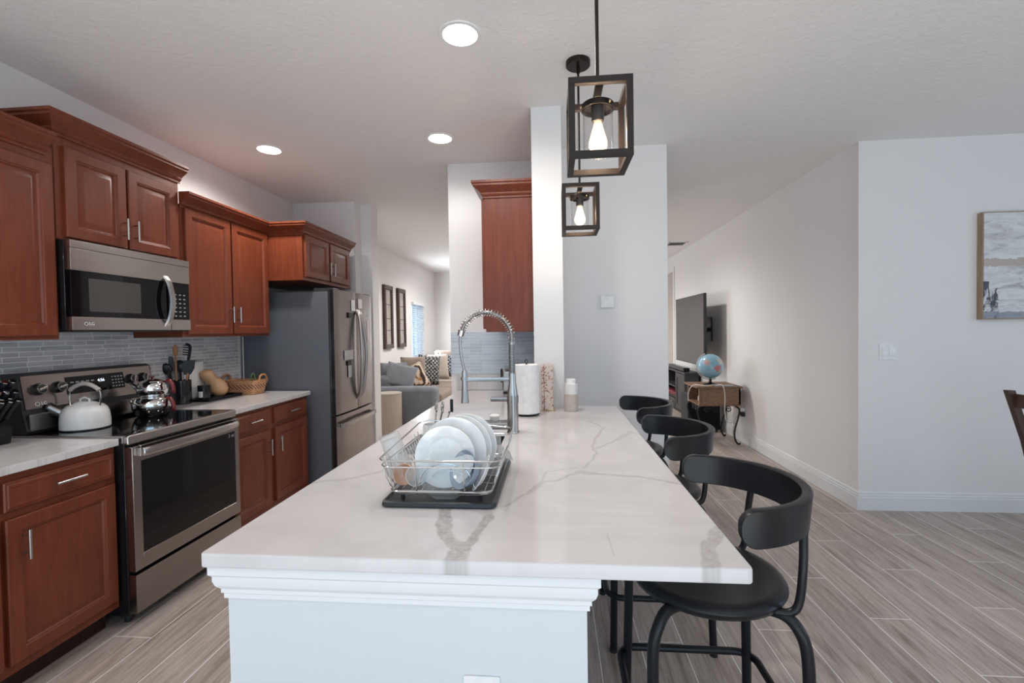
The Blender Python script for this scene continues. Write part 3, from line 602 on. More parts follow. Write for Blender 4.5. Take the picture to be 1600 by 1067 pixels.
def stuck(name, y0, y1, z0, z1, mat, label, cat, th=.004):
    x = min(fx_at(y0), fx_at(y1)) + .0035
    return tag(B().box(x, x + th, y0, y1, z0, z1, .001, 1).build(name, mat), label, cat)
stuck('paper_note', 4.12, 4.20, 1.60, 1.70, 'paper_white', 'white paper note near the top inner corner of the left fridge door', 'note', .002)
stuck('paper_note', 4.27, 4.36, 1.63, 1.72, 'paper_white', 'white paper note near the top inner corner of the right fridge door', 'note', .002)
stuck('paper_strip', 4.49, 4.53, 1.33, 1.52, 'paper_white', 'narrow white paper strip hanging on the right fridge door', 'note', .002)
stuck('paper_note', 4.42, 4.52, 1.56, 1.64, 'grey_label', 'small grey card high on the right fridge door', 'note', .002)
stuck('fridge_magnet', 4.055, 4.145, 1.535, 1.585, 'magnet_dark', 'small dark magnet under the white note on the left fridge door', 'magnet', .012)
stuck('note_holder', 3.97, 4.14, 1.16, 1.245, 'grey_label', 'pale holder panel in the middle of the left fridge door', 'note holder', .006)
r2 = thing('bottle_opener', 'pale tag with dark clip hanging below the holder on the left fridge door', 'tag', (FX - .008, 4.045, 1.0))
B().box(fx_at(4.0) + .004, fx_at(4.0) + .016, 4.02, 4.075, 1.11, 1.15, .004).build('clip', 'magnet_dark', r2); B().box(fx_at(4.0) + .005, fx_at(4.0) + .013, 4.03, 4.09, 1.0, 1.11, .004).build('tag', 'grey_label', r2)

# ------------------------------------------------------------------ things on the left counters
# knife block
r = thing('knife_block', 'black knife block on the counter left of the range', 'knife block', (-2.56, 1.86, .915))
b = B(); b.prism([(-2.66, .9155), (-2.49, .9155), (-2.475, .99), (-2.575, 1.10), (-2.66, 1.12)], 1.795, 1.93, 'y', .004); b.build('body', 'black_satin', r, smooth=30)
B().box(-2.655, -2.495, 1.80, 1.925, .9148, .9165).build('base_pad', 'black_plastic', r, smooth=0)
kd = Vector((.62, 0, .78)).normalized(); kn = Vector((-.78, 0, .62))
def knife(i, j, L, label, mat='black_satin'):
    p = Vector((-2.525, 1.815 + j * .032, 1.045)) + kn * (i * .036 - .036) + kd * .006
    k = thing('kitchen_knife', label, 'knife', p, 'knives in the block')
    B().tube([p - kd * .035, p + kd * .002], [.004, .004], 8).build('blade', 'brushed_nickel', k)
    b = B(); b.tube([p, p + kd * .012, p + kd * L * .5, p + kd * (L - .015), p + kd * L], [.0095, .0125, .0115, .0135, .012], 12); b.build('handle', mat, k)
    B().cyl(p + kd * L, p + kd * (L + .004), .0125, seg=14).build('end_cap', 'chrome', k)
for j in range(4):
    for i in range(3): knife(i, j, (.115, .135, .165)[i], 'black-handled knife with steel end cap in the block beside the range')

# kettle
kc = Vector((-2.446, 2.235, .9225)); r = thing('kettle', 'white enamel whistling kettle on the left of the cooktop', 'kettle', kc)
B().lathe([(.0, 0), (.097, 0), (.103, .006), (.1035, .03), (.102, .055), (.099, .080), (.091, .103), (.075, .120), (.052, .129), (.046, .130), (0, .130)], kc, 40).build('body', 'white_enamel', r)
B().lathe([(.104, .002), (.1045, .004), (.1045, .0), (.09, -.001), (0, -.001)], kc, 40).build('base_rim', 'black_plastic', r)
B().lathe([(0, .140), (.030, .139), (.048, .132), (.050, .129), (0, .129)], kc, 32).build('lid', 'white_enamel', r)
b = B(); b.tube([kc + Vector((x, 0, z)) for x, z in ((-.028, .136), (-.024, .152), (0, .160), (.024, .152), (.028, .136))], .005, 8); b.build('lid_loop', 'white_enamel', r)
sd = Vector((-.72, -.45, .55)).normalized(); s0 = kc + Vector((-.068, -.04, .078))
B().tube([s0, s0 + sd * .04, s0 + sd * .075], [.027, .024, .0235], 16).build('spout', 'stainless', r)
B().tube([s0 + sd * .075, s0 + sd * .082, s0 + sd * .086], [.025, .0255, .018], 16).build('whistle', 'black_plastic', r)
hp = bez([kc + Vector((-.072, -.01, .108)), kc + Vector((-.088, 0, .160)), kc + Vector((-.075, 0, .205)), kc + Vector((0, 0, .232)), kc + Vector((.075, 0, .205)), kc + Vector((.09, 0, .160)), kc + Vector((.072, .01, .108))], 30)
h = B().tube(hp, .0045, 8).build('handle', 'brushed_nickel', r); B().tube(hp[9:-9], .0105, 12).build('grip', 'beige_glaze', h)

# stacked steel teapots
tp = Vector((-2.40, 2.60, .9225))
def pot(base, prof, label, spout, hz, lid):
    r = thing('teapot', label, 'teapot', base)
    B().lathe(prof, base, 40).build('body', 'chrome', r)
    B().tube(bez([base + Vector(p) for p in spout], 12), [.016 - .0008 * i for i in range(len(bez([base + Vector(p) for p in spout], 12)))], 12).build('spout', 'chrome', r)
    hh = B().tube(bez([base + Vector((.080, 0, hz + .045)), base + Vector((.115, 0, hz + .050)), base + Vector((.135, 0, hz + .025)), base + Vector((.142, 0, hz - .025))], 16), [.008] + [.0125] * 14 + [.008, .008][:2], 12) if False else None
    p = bez([base + Vector((.075, 0, hz + .040)), base + Vector((.108, 0, hz + .046)), base + Vector((.128, 0, hz + .020)), base + Vector((.136, 0, hz - .030))], 18)
    B().tube(p, [.006] * 4 + [.0115] * (len(p) - 6) + [.009, .005], 12).build('handle', 'red_handle', r)
    if lid:
        B().lathe([(0, .018), (.03, .015), (.058, .004), (.060, 0), (0, 0)], base + Vector((0, 0, lid)), 32).build('lid', 'chrome', r)
        B().lathe([(.004, .016), (.005, .022), (.013, .030), (.013, .034), (0, .036)], base + Vector((0, 0, lid)), 16).build('knob', 'red_handle', r)
    return r
pot(tp, [(0, 0), (.075, 0), (.088, .012), (.101, .045), (.104, .07), (.098, .092), (.080, .108), (.066, .114), (.064, .116), (0, .116)], 'larger steel teapot with red handle at the bottom of the stack on the cooktop', [(-.085, -.02, .055), (-.108, -.03, .085), (-.122, -.035, .105)], .055, None)
pot(tp + Vector((0, 0, .1165)), [(0, 0), (.060, 0), (.064, .004), (.076, .020), (.081, .042), (.078, .062), (.068, .080), (.060, .086), (0, .086)], 'smaller steel teapot with red knob stacked on top of the larger one', [(-.066, -.02, .040), (-.092, -.03, .065), (-.112, -.035, .085)], .045, .086)

# utensil crock and its utensils
cc = Vector((-2.632, 3.09, .9145)); r = thing('utensil_crock', 'black ceramic utensil crock right of the range', 'crock', cc)
B().lathe([(0, 0), (.058, 0), (.062, .004), (.062, .165), (.060, .168), (.056, .165), (.056, .012), (0, .012)], cc, 32).build('body', 'black_gloss', r)
def utensil(label, cat, dx, dy, tilt, L, head, mat, hmat=None):
    p = cc + Vector((dx, dy, .02)); top = p + Vector((tilt[0], tilt[1], 1)).normalized() * L; d = (top - p).normalized()
    u = thing(cat.replace(' ', '_'), label, cat, p, 'utensils in the black crock')
    B().tube([p, p + d * (L * .5), top], [.006, .006, .007], 10).build('handle', hmat or mat, u)
    b = B(); side = Vector((.75, .66, 0)); g = Matrix.Translation(top) @ Matrix((( *[side.x], d.cross(side).x, d.x, 0), (side.y, d.cross(side).y, d.y, 0), (side.z, d.cross(side).z, d.z, 0), (0, 0, 0, 1)))
    if head == 'spoon': b.ball((0, 0, 0), .03, 3, 1, .3, 1.35, g); 
    elif head == 'turner': b.prism([(-.02, -.01), (.02, -.01), (.036, .03), (.036, .09), (-.036, .09), (-.036, .03)], -.003, .003, 'y', .001)
    elif head == 'wooden': b.ball((0, 0, 0), .016, 3, 1, .4, 2.6, g)
    elif head == 'fork':
        b.tube(bez([Vector((0, 0, -.01)), Vector((.006, 0, .05)), Vector((.004, 0, .09)), Vector((-.022, 0, .105))], 12), .0095, 8)
        for k in range(5): b.tube([Vector((0, 0, .025 + k * .017)), Vector((-.036, 0, .030 + k * .017))], [.005, .003], 6)
    if head in ('turner', 'fork'):
        for v in b.b.verts: v.co = g @ v.co
    b.build('head', mat, u)
utensil('black pasta fork standing tall in the black crock', 'pasta fork', .025, .015, (.04, .05), .30, 'fork', 'black_satin')
utensil('brown wooden spoon standing in the black crock', 'wooden spoon', -.005, -.03, (.0, -.02), .36, 'wooden', 'utensil_wood')
utensil('black slotted turner leaning left in the black crock', 'turner', -.035, -.01, (-.14, -.06), .23, 'turner', 'black_satin')
utensil('black ladle spoon behind the wooden spoon in the crock', 'ladle', -.015, .02, (-.05, .02), .25, 'spoon', 'black_satin')
utensil('wide black serving spoon leaning right in the crock', 'serving spoon', .015, -.01, (.05, -.02), .24, 'spoon', 'black_satin', 'brushed_nickel')
utensil('black spatula with pale handle at the right of the crock', 'spatula', .035, -.02, (.12, .06), .20, 'turner', 'black_satin', 'utensil_wood')
utensil('large black slotted spoon at the front left of the crock', 'slotted spoon', -.03, -.03, (-.10, -.12), .235, 'spoon', 'black_satin')
utensil('black handled whisk spoon at the back of the crock', 'spoon', .01, .035, (.0, .12), .235, 'spoon', 'black_satin')
tag(B().box(-2.692, -2.675, 3.14, 3.36, .9148, 1.20, .004, mat=Matrix.Rotation(0, 4, 'X')).build('cutting_board', 'white_plastic'), 'white cutting board leaning on the tile behind the crock', 'cutting board')
# tray with candle jar, tumbler and squash
r = thing('serving_tray', 'dark narrow tray on the counter under the squash', 'tray', (-2.58, 3.34, .9145), rz=0)
b = B(); b.box(-2.665, -2.495, 3.17, 3.53, .9145, .921, .003)
for a in ((-2.67, -2.662, 3.165, 3.535), (-2.498, -2.49, 3.165, 3.535), (-2.67, -2.49, 3.165, 3.173), (-2.67, -2.49, 3.527, 3.535)): b.box(*a, .9145, .936, .002)
b.build('body', 'black_satin', r)
jc = Vector((-2.56, 3.215, .9215)); r = thing('candle_jar', 'black candle jar with white label on the dark tray', 'jar', jc)
B().lathe([(0, 0), (.040, 0), (.042, .003), (.042, .090), (0, .090)], jc, 32).build('jar', 'black_gloss', r); B().lathe([(.043, .090), (.043, .110), (0, .110), (0, .090)], jc, 32).build('lid', 'black_satin', r)
b = B(); b.rings([[jc + Vector((.0426 * math.cos(a), .0426 * math.sin(a), z)) for a in [-1.9 + k * .1 for k in range(9)]] for z in (.025, .068)], closed=False); b.build('label', 'paper_white', r, recalc=False)
jc = Vector((-2.635, 3.195, .9215)); r = thing('glass_tumbler', 'small clear glass tumbler beside the crock on the dark tray', 'glass', jc)
B().lathe([(0, 0), (.024, 0), (.026, .003), (.029, .10), (.027, .10), (.024, .008), (0, .008)], jc, 24).build('body', 'drink_glass', r)
sq = Vector((-2.59, 3.385, .9215)); r = thing('butternut_squash', 'tan butternut squash leaning on the tray', 'squash', sq)
ax = [(0, .05), (-.012, .10), (-.035, .15), (-.052, .185)]
P_ = bez([sq + Vector((.02, .01, .003)), sq + Vector((.015, .006, .055)), sq + Vector((-.005, -.01, .105)), sq + Vector((-.03, -.035, .150)), sq + Vector((-.045, -.05, .19)), sq + Vector((-.05, -.055, .215))], 30)
def rad(t):
    body = .064 * math.sqrt(max(0, 1 - ((t - .27) / .275) ** 2)); neck = .047 * math.sqrt(max(0, 1 - ((t - .70) / .305) ** 2))
    return max(.002, (body ** 3 + neck ** 3) ** (1 / 3) if t < .85 else neck)
B().tube(P_, [rad(i / (len(P_) - 1)) for i in range(len(P_))], 24).build('body', 'squash_skin', r, smooth=80)
# wicker basket
bc = Vector((-2.525, 3.62, .9145)); r = thing('wicker_basket', 'woven tan wicker basket with brown handles beside the refrigerator', 'basket', bc)
def rrect(hx, hy, z, rd=.03, n=5):
    out = []
    for cx, cy, a0 in ((hx - rd, hy - rd, 0), (-hx + rd, hy - rd, 90), (-hx + rd, -hy + rd, 180), (hx - rd, -hy + rd, 270)):
        for k in range(n + 1):
            a = math.radians(a0 + 90 * k / n); out.append(Vector((cx + rd * math.cos(a), cy + rd * math.sin(a), z)))
    return out
def basket_band(z0, z1, mat, name, inner=True):
    f = lambda z: (.125 + .035 * z / .13, .075 + .022 * z / .13)
    h0, h1 = f(z0), f(z1); ring = [rrect(*h0, z0), rrect(*h1, z1)]
    if inner: ring += [rrect(h1[0] - .006, h1[1] - .006, z1), rrect(h0[0] - .006, h0[1] - .006, z0)]
    return B().rings([[p + bc for p in q] for q in ring], True, False, False, inner).build(name, mat, r)
basket_band(0, .045, 'wicker_tan', 'lower_weave'); basket_band(.045, .082, 'basket_band', 'dark_band'); basket_band(.082, .115, 'wicker_tan', 'rim_weave')
B().box(-.118, .118, -.068, .068, .002, .008, mat=Matrix.Translation(bc)).build('bottom', 'wicker_tan', r, smooth=0)
for s in (-1, 1):
    B().tube(bez([bc + Vector((s * .158, -.055, .10)), bc + Vector((s * .158, -.03, .150)), bc + Vector((s * .158, .03, .150)), bc + Vector((s * .158, .055, .10))], 18), .009, 10).build('handle', 'utensil_wood', r)
for s, l_ in ((1, 'green and white cord bundle in the wicker basket'),):
    tag(B().tube(bez([bc + Vector((.05, .02, .06)), bc + Vector((.055, .0, .14)), bc + Vector((.065, .02, .165)), bc + Vector((.07, .03, .12)), bc + Vector((.085, .03, .06))], 20), .006, 8).build('cord_bundle', 'green_leaf'), l_, 'cord')
tag(B().tube([(-2.668, 3.815, .93), (-2.668, 3.815, 1.38)], .004, 8).build('power_cord', 'cord_white'), 'thin white cord hanging between the tile and the refrigerator', 'cord')

# ------------------------------------------------------------------ island
IY0, IX0, IX1 = .958, -.787, .392
r = thing('kitchen_island', 'white painted island base with moulding under the quartz top', 'island', (-.35, 1.9, 0))
b = B(); b.box(-.752, .064, 1.0, 1.76, 0, .880); b.box(-.752, .064, 2.47, 2.912, 0, .880); b.box(-.752, -.66, 1.76, 2.47, 0, .880); b.box(-.16, .064, 1.76, 2.47, 0, .880); b.box(-.66, -.16, 1.76, 2.47, 0, .62)
b.build('base', 'island_paint', r, smooth=0)
B().box(-.752, -.122, 2.912, 3.80, 0, .880).build('base_return', 'island_paint', r, smooth=0)
MP = [(0, .795), (.006, .795), (.006, .806), (.010, .809), (.010, .818), (.018, .828), (.022, .840), (.022, .852), (.028, .858), (.028, .8805), (0, .8805)]
B().sweep([(-.752, 3.78), (-.752, 1.0), (.064, 1.0), (.064, 2.912)], MP).build('molding', 'white_paint', r, smooth=20) if False else B().sweep([(.064, 2.905), (.064, 1.0), (-.752, 1.0), (-.752, 3.78)], [(-o, z) for o, z in MP][::-1]).build('molding', 'white_paint', r, smooth=20)
op = B().box(-.207, -.126, .995, 1.0, .515, .640, .002).build('outlet_plate', 'outlet_white', r)
b = B(); b.box(-.183, -.150, .9935, .996, .585, .612, .002); b.box(-.183, -.150, .9935, .996, .540, .567, .002); b.build('socket', 'white_plastic', op)
SX0, SX1, SY0, SY1 = -.625, -.228, 1.80, 2.43
b = B()
outer = [(IX0, IY0), (IX1, IY0), (IX1, 2.98), (.066, 2.98), (.066, 2.912), (-.122, 2.912), (-.122, 3.788), (IX0, 3.788)]
# slab with a sink cut-out: strips around the hole
t = bmesh.new()
def quad_slab(x0, x1, y0, y1): b.box(x0, x1, y0, y1, .8815, .914)
t.free()
def slab_with_hole():
    zs = (.8815, .914); R = .012
    def rounded(pts):
        out = []
        n = len(pts)
        for i in range(n):
            p, a, c = Vector(pts[i]), Vector(pts[i - 1]), Vector(pts[(i + 1) % n])
            d0 = (a - p).normalized(); d1 = (c - p).normalized()
            for k in range(4):
                q = k / 3; s0 = p + d0 * R * (1 - q) ** 2 + d1 * R * q ** 2; out.append(s0)
        return out
    o2 = rounded(outer); hole = [Vector(p) for p in ((SX0, SY0), (SX1, SY0), (SX1, SY1), (SX0, SY1))]
    tm = bmesh.new()
    for z, inset in ((zs[1], 0),):
        vo = [tm.verts.new((p.x, p.y, z)) for p in o2]; vh = [tm.verts.new((p.x, p.y, z)) for p in hole]
        eo = [tm.edges.new((vo[i], vo[(i + 1) % len(vo)])) for i in range(len(vo))]; eh = [tm.edges.new((vh[i], vh[(i + 1) % 4])) for i in range(4)]
        bmesh.ops.triangle_fill(tm, use_beauty=True, use_dissolve=False, edges=eo + eh, normal=(0, 0, 1))
    ext = bmesh.ops.extrude_face_region(tm, geom=tm.faces[:])
    for v in [g for g in ext['geom'] if isinstance(g, bmesh.types.BMVert)]: v.co.z = zs[0]
    bmesh.ops.recalc_face_normals(tm, faces=tm.faces[:])
    eds = [e for e in tm.edges if len(e.link_faces) == 2 and e.calc_face_angle(0) > .9 and abs(e.verts[0].co.z - e.verts[1].co.z) < 1e-5]
    bmesh.ops.bevel(tm, geom=eds, offset=.004, segments=2, profile=.5, affect='EDGES')
    bb = B(); bb.merge(tm); return bb
tag(slab_with_hole().build('countertop', 'quartz_veined', smooth=0), 'large white quartz island top with grey veins', 'countertop')
r = thing('sink', 'dark stainless undermount sink in the island behind the dish rack', 'sink', ((SX0 + SX1) / 2, (SY0 + SY1) / 2, .66))
B().rings([rrect_ for rrect_ in [[p + Vector(((SX0 + SX1) / 2, (SY0 + SY1) / 2, 0)) for p in rrect((SX1 - SX0) / 2 + e, (SY1 - SY0) / 2 + e, z, .02)] for e, z in ((.004, .8805), (.001, .8805), (-.004, .72), (-.02, .70), (-.18, .695))]], True, False, True).build('basin', 'sink_dark', r)
b = B()
for k in range(7): b.cyl((SX0 + .01, SY1 - .02 - k * .022, .880), (SX1 - .01, SY1 - .02 - k * .022, .880), .004, seg=8)
b.build('drying_grid', 'wire_steel', r)
tag(B().box(SX0 + .005, SX1 - .005, SY1 + .002, SY1 + .045, .9145, .921, .002).build('sink_ledge', 'stainless'), 'narrow steel strip along the far edge of the sink', 'sink strip')

# faucet
fc = Vector((-.196, 2.20, .9145)); r = thing('faucet', 'tall brushed nickel spring faucet at the island sink', 'faucet', fc)
B().lathe([(0, 0), (.030, 0), (.030, .004), (.027, .008), (.026, .14), (.0265, .17), (.024, .195), (.0175, .235), (.0165, .28), (0, .28)], fc, 28).build('column', 'brushed_nickel', r)
b = B()
for k in range(22):
    z = .285 + k * .0062; b.lathe([(.0135, z - .003), (.0160, z - .001), (.0160, z + .001), (.0135, z + .003)], fc, 20, cap=True)
b.lathe([(0, .279), (.0135, .279), (.0135, .424), (0, .424)], fc, 20); b.build('ribbed_tube', 'brushed_nickel', r)
B().lathe([(0, .140), (.0285, .140), (.0285, .175), (0, .175)], fc, 28).build('valve_ring', 'brushed_nickel', r)
lv = B(); lv.box(-.105, -.010, -.012, .012, .148, .168, .004, 2, mat=Matrix.Translation(fc)); lv.build('lever', 'brushed_nickel', r)
arc = [fc + Vector((-.122 + .122 * math.cos(a), 0, .445 + .125 * math.sin(a))) for a in [k * math.radians(166) / 60 for k in range(61)]]
path = [fc + Vector((0, 0, .42))] + arc
B().tube(path, .0085, 10).build('hose', 'stainless_dark', r)
def along(path, s):
    acc = 0.
    for i in range(len(path) - 1):
        d = (path[i + 1] - path[i]).length
        if acc + d >= s: return path[i].lerp(path[i + 1], (s - acc) / d), (path[i + 1] - path[i]).normalized()
        acc += d
    return path[-1], (path[-1] - path[-2]).normalized()
Ltot = sum((path[i + 1] - path[i]).length for i in range(len(path) - 1)); turns = 27; pts = []
for i in range(turns * 12 + 1):
    p, d = along(path, Ltot * i / (turns * 12) * .985); n1 = Vector((0, 1, 0)); n2 = d.cross(n1); a = 2 * PI * i / 12; pts.append(p + (n1 * math.cos(a) + n2 * math.sin(a)) * .0172)
B().tube(pts, .0017, 6).build('spring', 'brushed_nickel', r)
e0, ed = arc[-1], (arc[-1] - arc[-2]).normalized()
B().tube([e0 - ed * .012, e0 + ed * .016], [.017, .015], 16).build('spring_cap', 'chrome', r)
hx = fc + Vector((-.228, 0, .27))
B().tube(bez([e0, fc + Vector((-.247, 0, .44)), fc + Vector((-.243, 0, .37)), hx + Vector((0, 0, .02))], 24), .0065, 10).build('pull_hose', 'stainless', r)
B().lathe([(0, .03), (.008, .03), (.0135, .018), (.0135, -.03), (.0165, -.10), (.019, -.125), (.019, -.130), (0, -.130)], hx, 24).build('spray_head', 'brushed_nickel', r)
b = B(); b.box(-.228, -.012, -.008, .008, .243, .262, .003, 2, mat=Matrix.Translation(fc)); b.lathe([(0, -.020), (.0185, -.020), (.0185, -.004), (0, -.004)], hx, 20); b.build('holder_arm', 'brushed_nickel', r)

# paper towel, book, bottle, toaster
pc = Vector((-.155, 2.665, .9145)); r = thing('paper_towel_holder', 'dark wire paper towel holder on the island', 'paper towel holder', pc)
b = B(); b.lathe([(0, .004), (.070, .004), (.074, .007), (.070, .010), (0, .010)], pc, 32)
for a in range(3): b.ball(pc + Vector((.06 * math.cos(a * 2.1), .06 * math.sin(a * 2.1), .004)), .004, 1)
b.build('base', 'black_metal', r); B().tube([pc + Vector((0, 0, .008)), pc + Vector((0, 0, .295))], .004, 8).build('rod', 'black_metal', r)
B().tube([pc + Vector((.007 * math.cos(a), 0, .305 + .012 * math.sin(a))) for a in [k * PI / 8 for k in range(16)]], .0022, 6, True).build('loop', 'black_metal', r)
b = B(); b.lathe([(.019, .012), (.070, .012), (.0715, .015), (.0715, .285), (.070, .288), (.019, .288)], pc, 40, cap=False); b.rings([[pc + Vector((.019 * math.cos(k * PI / 12), .019 * math.sin(k * PI / 12), z)) for k in range(24)] for z in (.012, .288)], True, False, False)
tag(b.build('paper_towel_roll', 'paper_white'), 'white paper towel roll on the island by the column', 'paper towel')
r = thing('recipe_book', 'floral patterned recipe book standing against the white column', 'book', (-.045, 2.86, .915))
B().box(-.058, -.004, 2.80, 2.905, .9165, 1.185, .003).build('cover', 'floral_print', r); sp_ = B().box(-.076, -.059, 2.80, 2.905, .9165, 1.183, .005).build('spine', 'tan_fabric', r)
sp_.data.materials.clear(); sp_.data.materials.append(MATS['floral_print'])
B().tube([(-.035 + .045 * math.cos(a), 2.79 + .014 * math.sin(a), .9162) for a in [k * PI / 12 for k in range(24)]], .0016, 6, True).build('stand_ring', 'brass_gold', r)
vc = Vector((.100, 2.80, .9145)); r = thing('lotion_bottle', 'beige and white cylindrical bottle at the far end of the island', 'bottle', vc)
B().lathe([(0, 0), (.039, 0), (.041, .003), (.041, .102), (0, .102)], vc, 32).build('body', 'beige_glaze', r); B().lathe([(.041, .102), (.0405, .155), (.036, .164), (0, .164), (0, .102)], vc, 32).build('shoulder', 'white_enamel', r); B().lathe([(.029, .164), (.029, .186), (.027, .189), (0, .189), (0, .164)], vc, 28).build('cap', 'white_plastic', r)
r = thing('toaster', 'stainless toaster on the back counter behind the faucet', 'toaster', (-.30, 3.6, .915))
B().box(-.395, -.19, 3.54, 3.76, .925, 1.10, .02, 3).build('body', 'stainless', r); B().box(-.39, -.195, 3.545, 3.755, .9148, .926, .003).build('base', 'black_plastic', r); B().box(-.408, -.394, 3.56, 3.60, 1.0, 1.105, .004).build('lever', 'black_plastic', r)

# ------------------------------------------------------------------ dish rack
DX0, DX1, DY0, DY1 = -.482, -.160, 1.238, 1.70
r = thing('dish_rack', 'wire dish rack in a black drip tray on the island', 'dish rack', ((DX0 + DX1) / 2, (DY0 + DY1) / 2, .9145))
cx, cy, hx_, hy_ = (DX0 + DX1) / 2, (DY0 + DY1) / 2, (DX1 - DX0) / 2, (DY1 - DY0) / 2
def rr(hx, hy, z, rd=.03, dx=0., dy=0.): return [p + Vector((cx + dx, cy + dy, 0)) for p in rrect(hx, hy, z, rd)]
B().rings([rr(hx_ - .004, hy_ - .004, .9146, .02), rr(hx_, hy_, .919, .02), rr(hx_ - .002, hy_ - .002, .9285, .02), rr(hx_ - .008, hy_ - .008, .930, .02), rr(hx_ - .016, hy_ - .016, .923, .02)]).build('drip_tray', 'rubber_tray', r)
Wr = .0021
top = rr(hx_ + .012, hy_ - .015, 1.040, .035); 
for p in top:
    q = max(0, (p.y - cy) / hy_); p.z += .035 * q ** 2 * (1 if p.x < cx else .2)
B().tube(top, .0026, 8, True).build('top_rim', 'wire_steel', r)
B().tube(rr(hx_ + .008, hy_ - .018, 1.022, .035), Wr, 8, True).build('second_rim', 'wire_steel', r)
B().tube(rr(hx_ - .016, hy_ - .03, .950, .03), .0028, 8, True).build('lower_rim', 'wire_steel', r)
B().tube(rr(hx_ - .022, hy_ - .036, .942, .03), .0024, 8, True).build('bottom_rim', 'wire_steel', r)
b = B()
for k in range(9): x = DX0 + .04 + k * (DX1 - DX0 - .08) / 8; b.tube([(x, DY0 + .04, .943), (x, DY1 - .04, .943)], .0016, 6)
for k in range(6): y = DY0 + .05 + k * .072; b.tube([(DX0 + .024, y, .946), (DX1 - .024, y, .946)], .0022, 6)
b.build('bottom_wires', 'wire_steel', r)
b = B()
for k in (.30, .72): 
    x = DX0 + k * (DX1 - DX0); b.tube([(x, DY0 + .032, .942), (x, DY0 + .018, 1.022), (x, DY0 + .014, 1.040)], Wr, 6)
    b.tube([(x, DY1 - .032, .942), (x, DY1 - .014, 1.040)], Wr, 6)
for y in (DY0 + .06, DY0 + .10, DY1 - .10, DY1 - .06): b.tube([(DX0 + .02, y, .942), (DX0 - .010, y, 1.038)], Wr, 6); b.tube([(DX1 - .02, y, .942), (DX1 + .010, y, 1.038)], Wr, 6)
b.build('uprights', 'wire_steel', r)
for s, x0, x1 in ((1, DX1 - .018, DX1 + .006), (-1, DX0 + .018, DX0 - .006)):
    b = B(); pts = []
    for k in range(15 * 8):
        a = 2 * PI * k / 8; y = DY0 + .045 + (DY1 - DY0 - .09) * k / (15 * 8) ; q = .5 + .5 * math.sin(a); pts.append((x0 + (x1 - x0) * q, y + .012 * math.cos(a), .950 + .062 * q))
    b.tube(pts, .0017, 6); b.build('side_loops', 'wire_steel', r)
for k, (y, h_, w_) in enumerate(((1.30, .075, .085), (1.335, .045, .06), (1.43, .07, .10), (1.47, .07, .10), (1.51, .07, .10))):
    x0 = -.31; B().tube(bez([(x0 - w_, y, .945), (x0 - w_ * .7, y, .945 + h_ * .75), (x0, y, .945 + h_), (x0 + w_ * .7, y, .945 + h_ * .75), (x0 + w_, y, .945)], 24), .0017, 6).build('divider', 'wire_steel', r)
for x in (DX0 + .05, DX1 - .05):
    for y in (DY0 + .05, DY1 - .05): B().tube([(x, y, .922), (x, y, .943)], .006, 8).build('foot', 'black_plastic', r)
# plates standing in the rack
PP = [(0, .004), (.066, .004), (.074, .008), (.078, .011), (.110, .020), (.112, .021), (.110, .0225), (.078, .0145), (.070, .0115), (.062, .009), (0, .009)]
def plate(x, y, z, s, tilt, label, yaw=0.):
    g = Matrix.Rotation(yaw, 4, 'Z') @ Matrix.Rotation(math.radians(90 + tilt), 4, 'X')
    o = B(); o.lathe([(q * s, h_) for q, h_ in PP], (0, 0, 0), 48); p = tag(o.build('plate', 'porcelain', origin=(0, 0, 0)), label, 'plate', 'plates in the dish rack')
    p.matrix_world = Matrix.Translation((x, y, z)) @ g
plate(-.322, 1.360, 1.026, .80, -10, 'front white dinner plate in the dish rack, facing the camera')
plate(-.302, 1.395, 1.036, .88, -10, 'white plate directly behind the front plate in the dish rack')
plate(-.290, 1.425, 1.036, .88, -10, 'third white plate from the front of the dish rack')
plate(-.278, 1.455, 1.036, .88, -10, 'rearmost white plate standing in the dish rack')
def placed(name, bm, mat, M, label, cat, group=None):
    o = bm.build(name, mat, origin=(0, 0, 0)); o.matrix_world = M; return tag(o, label, cat, group)
GL = [(0, .0), (.024, .0), (.026, .004), (.030, .05), (.034, .125), (.0325, .125), (.0285, .05), (.024, .012), (0, .010)]
placed('drinking_glass', B().lathe([(0, 0), (.027, 0), (.029, .004), (.031, .06), (.035, .150), (.0335, .150), (.0295, .06), (.026, .016), (0, .014)], seg=28), 'drink_glass', Matrix.Translation((-.490, 1.345, 1.095)) @ Matrix.Rotation(math.radians(162), 4, 'Y'), 'tall clear tumbler upside down at the left of the dish rack', 'glass')
placed('food_tub', B().lathe([(0, 0), (.026, 0), (.028, .003), (.030, .030), (.028, .030), (.026, .004), (0, .004)], seg=28), 'frosted_plastic', Matrix.Translation((-.402, 1.325, .980)) @ Matrix.Rotation(math.radians(78), 4, 'X') @ Matrix.Rotation(.2, 4, 'Y'), 'small frosted plastic tub on its side beside the orange bowl', 'tub')
placed('small_bowl', B().lathe([(0, 0), (.018, 0), (.026, .010), (.031, .030), (.029, .030), (.024, .012), (.016, .004), (0, .004)], seg=28), 'orange_plastic', Matrix.Translation((-.440, 1.350, .978)) @ Matrix.Rotation(math.radians(82), 4, 'X'), 'small orange bowl standing on edge at the left front of the dish rack', 'bowl')
placed('glass_plate', B().lathe([(q * .68, h_ * .8) for q, h_ in PP], seg=40), 'drink_glass', Matrix.Translation((-.312, 1.318, .990)) @ Matrix.Rotation(math.radians(80), 4, 'X'), 'clear glass plate in front of the white plates in the dish rack', 'plate')
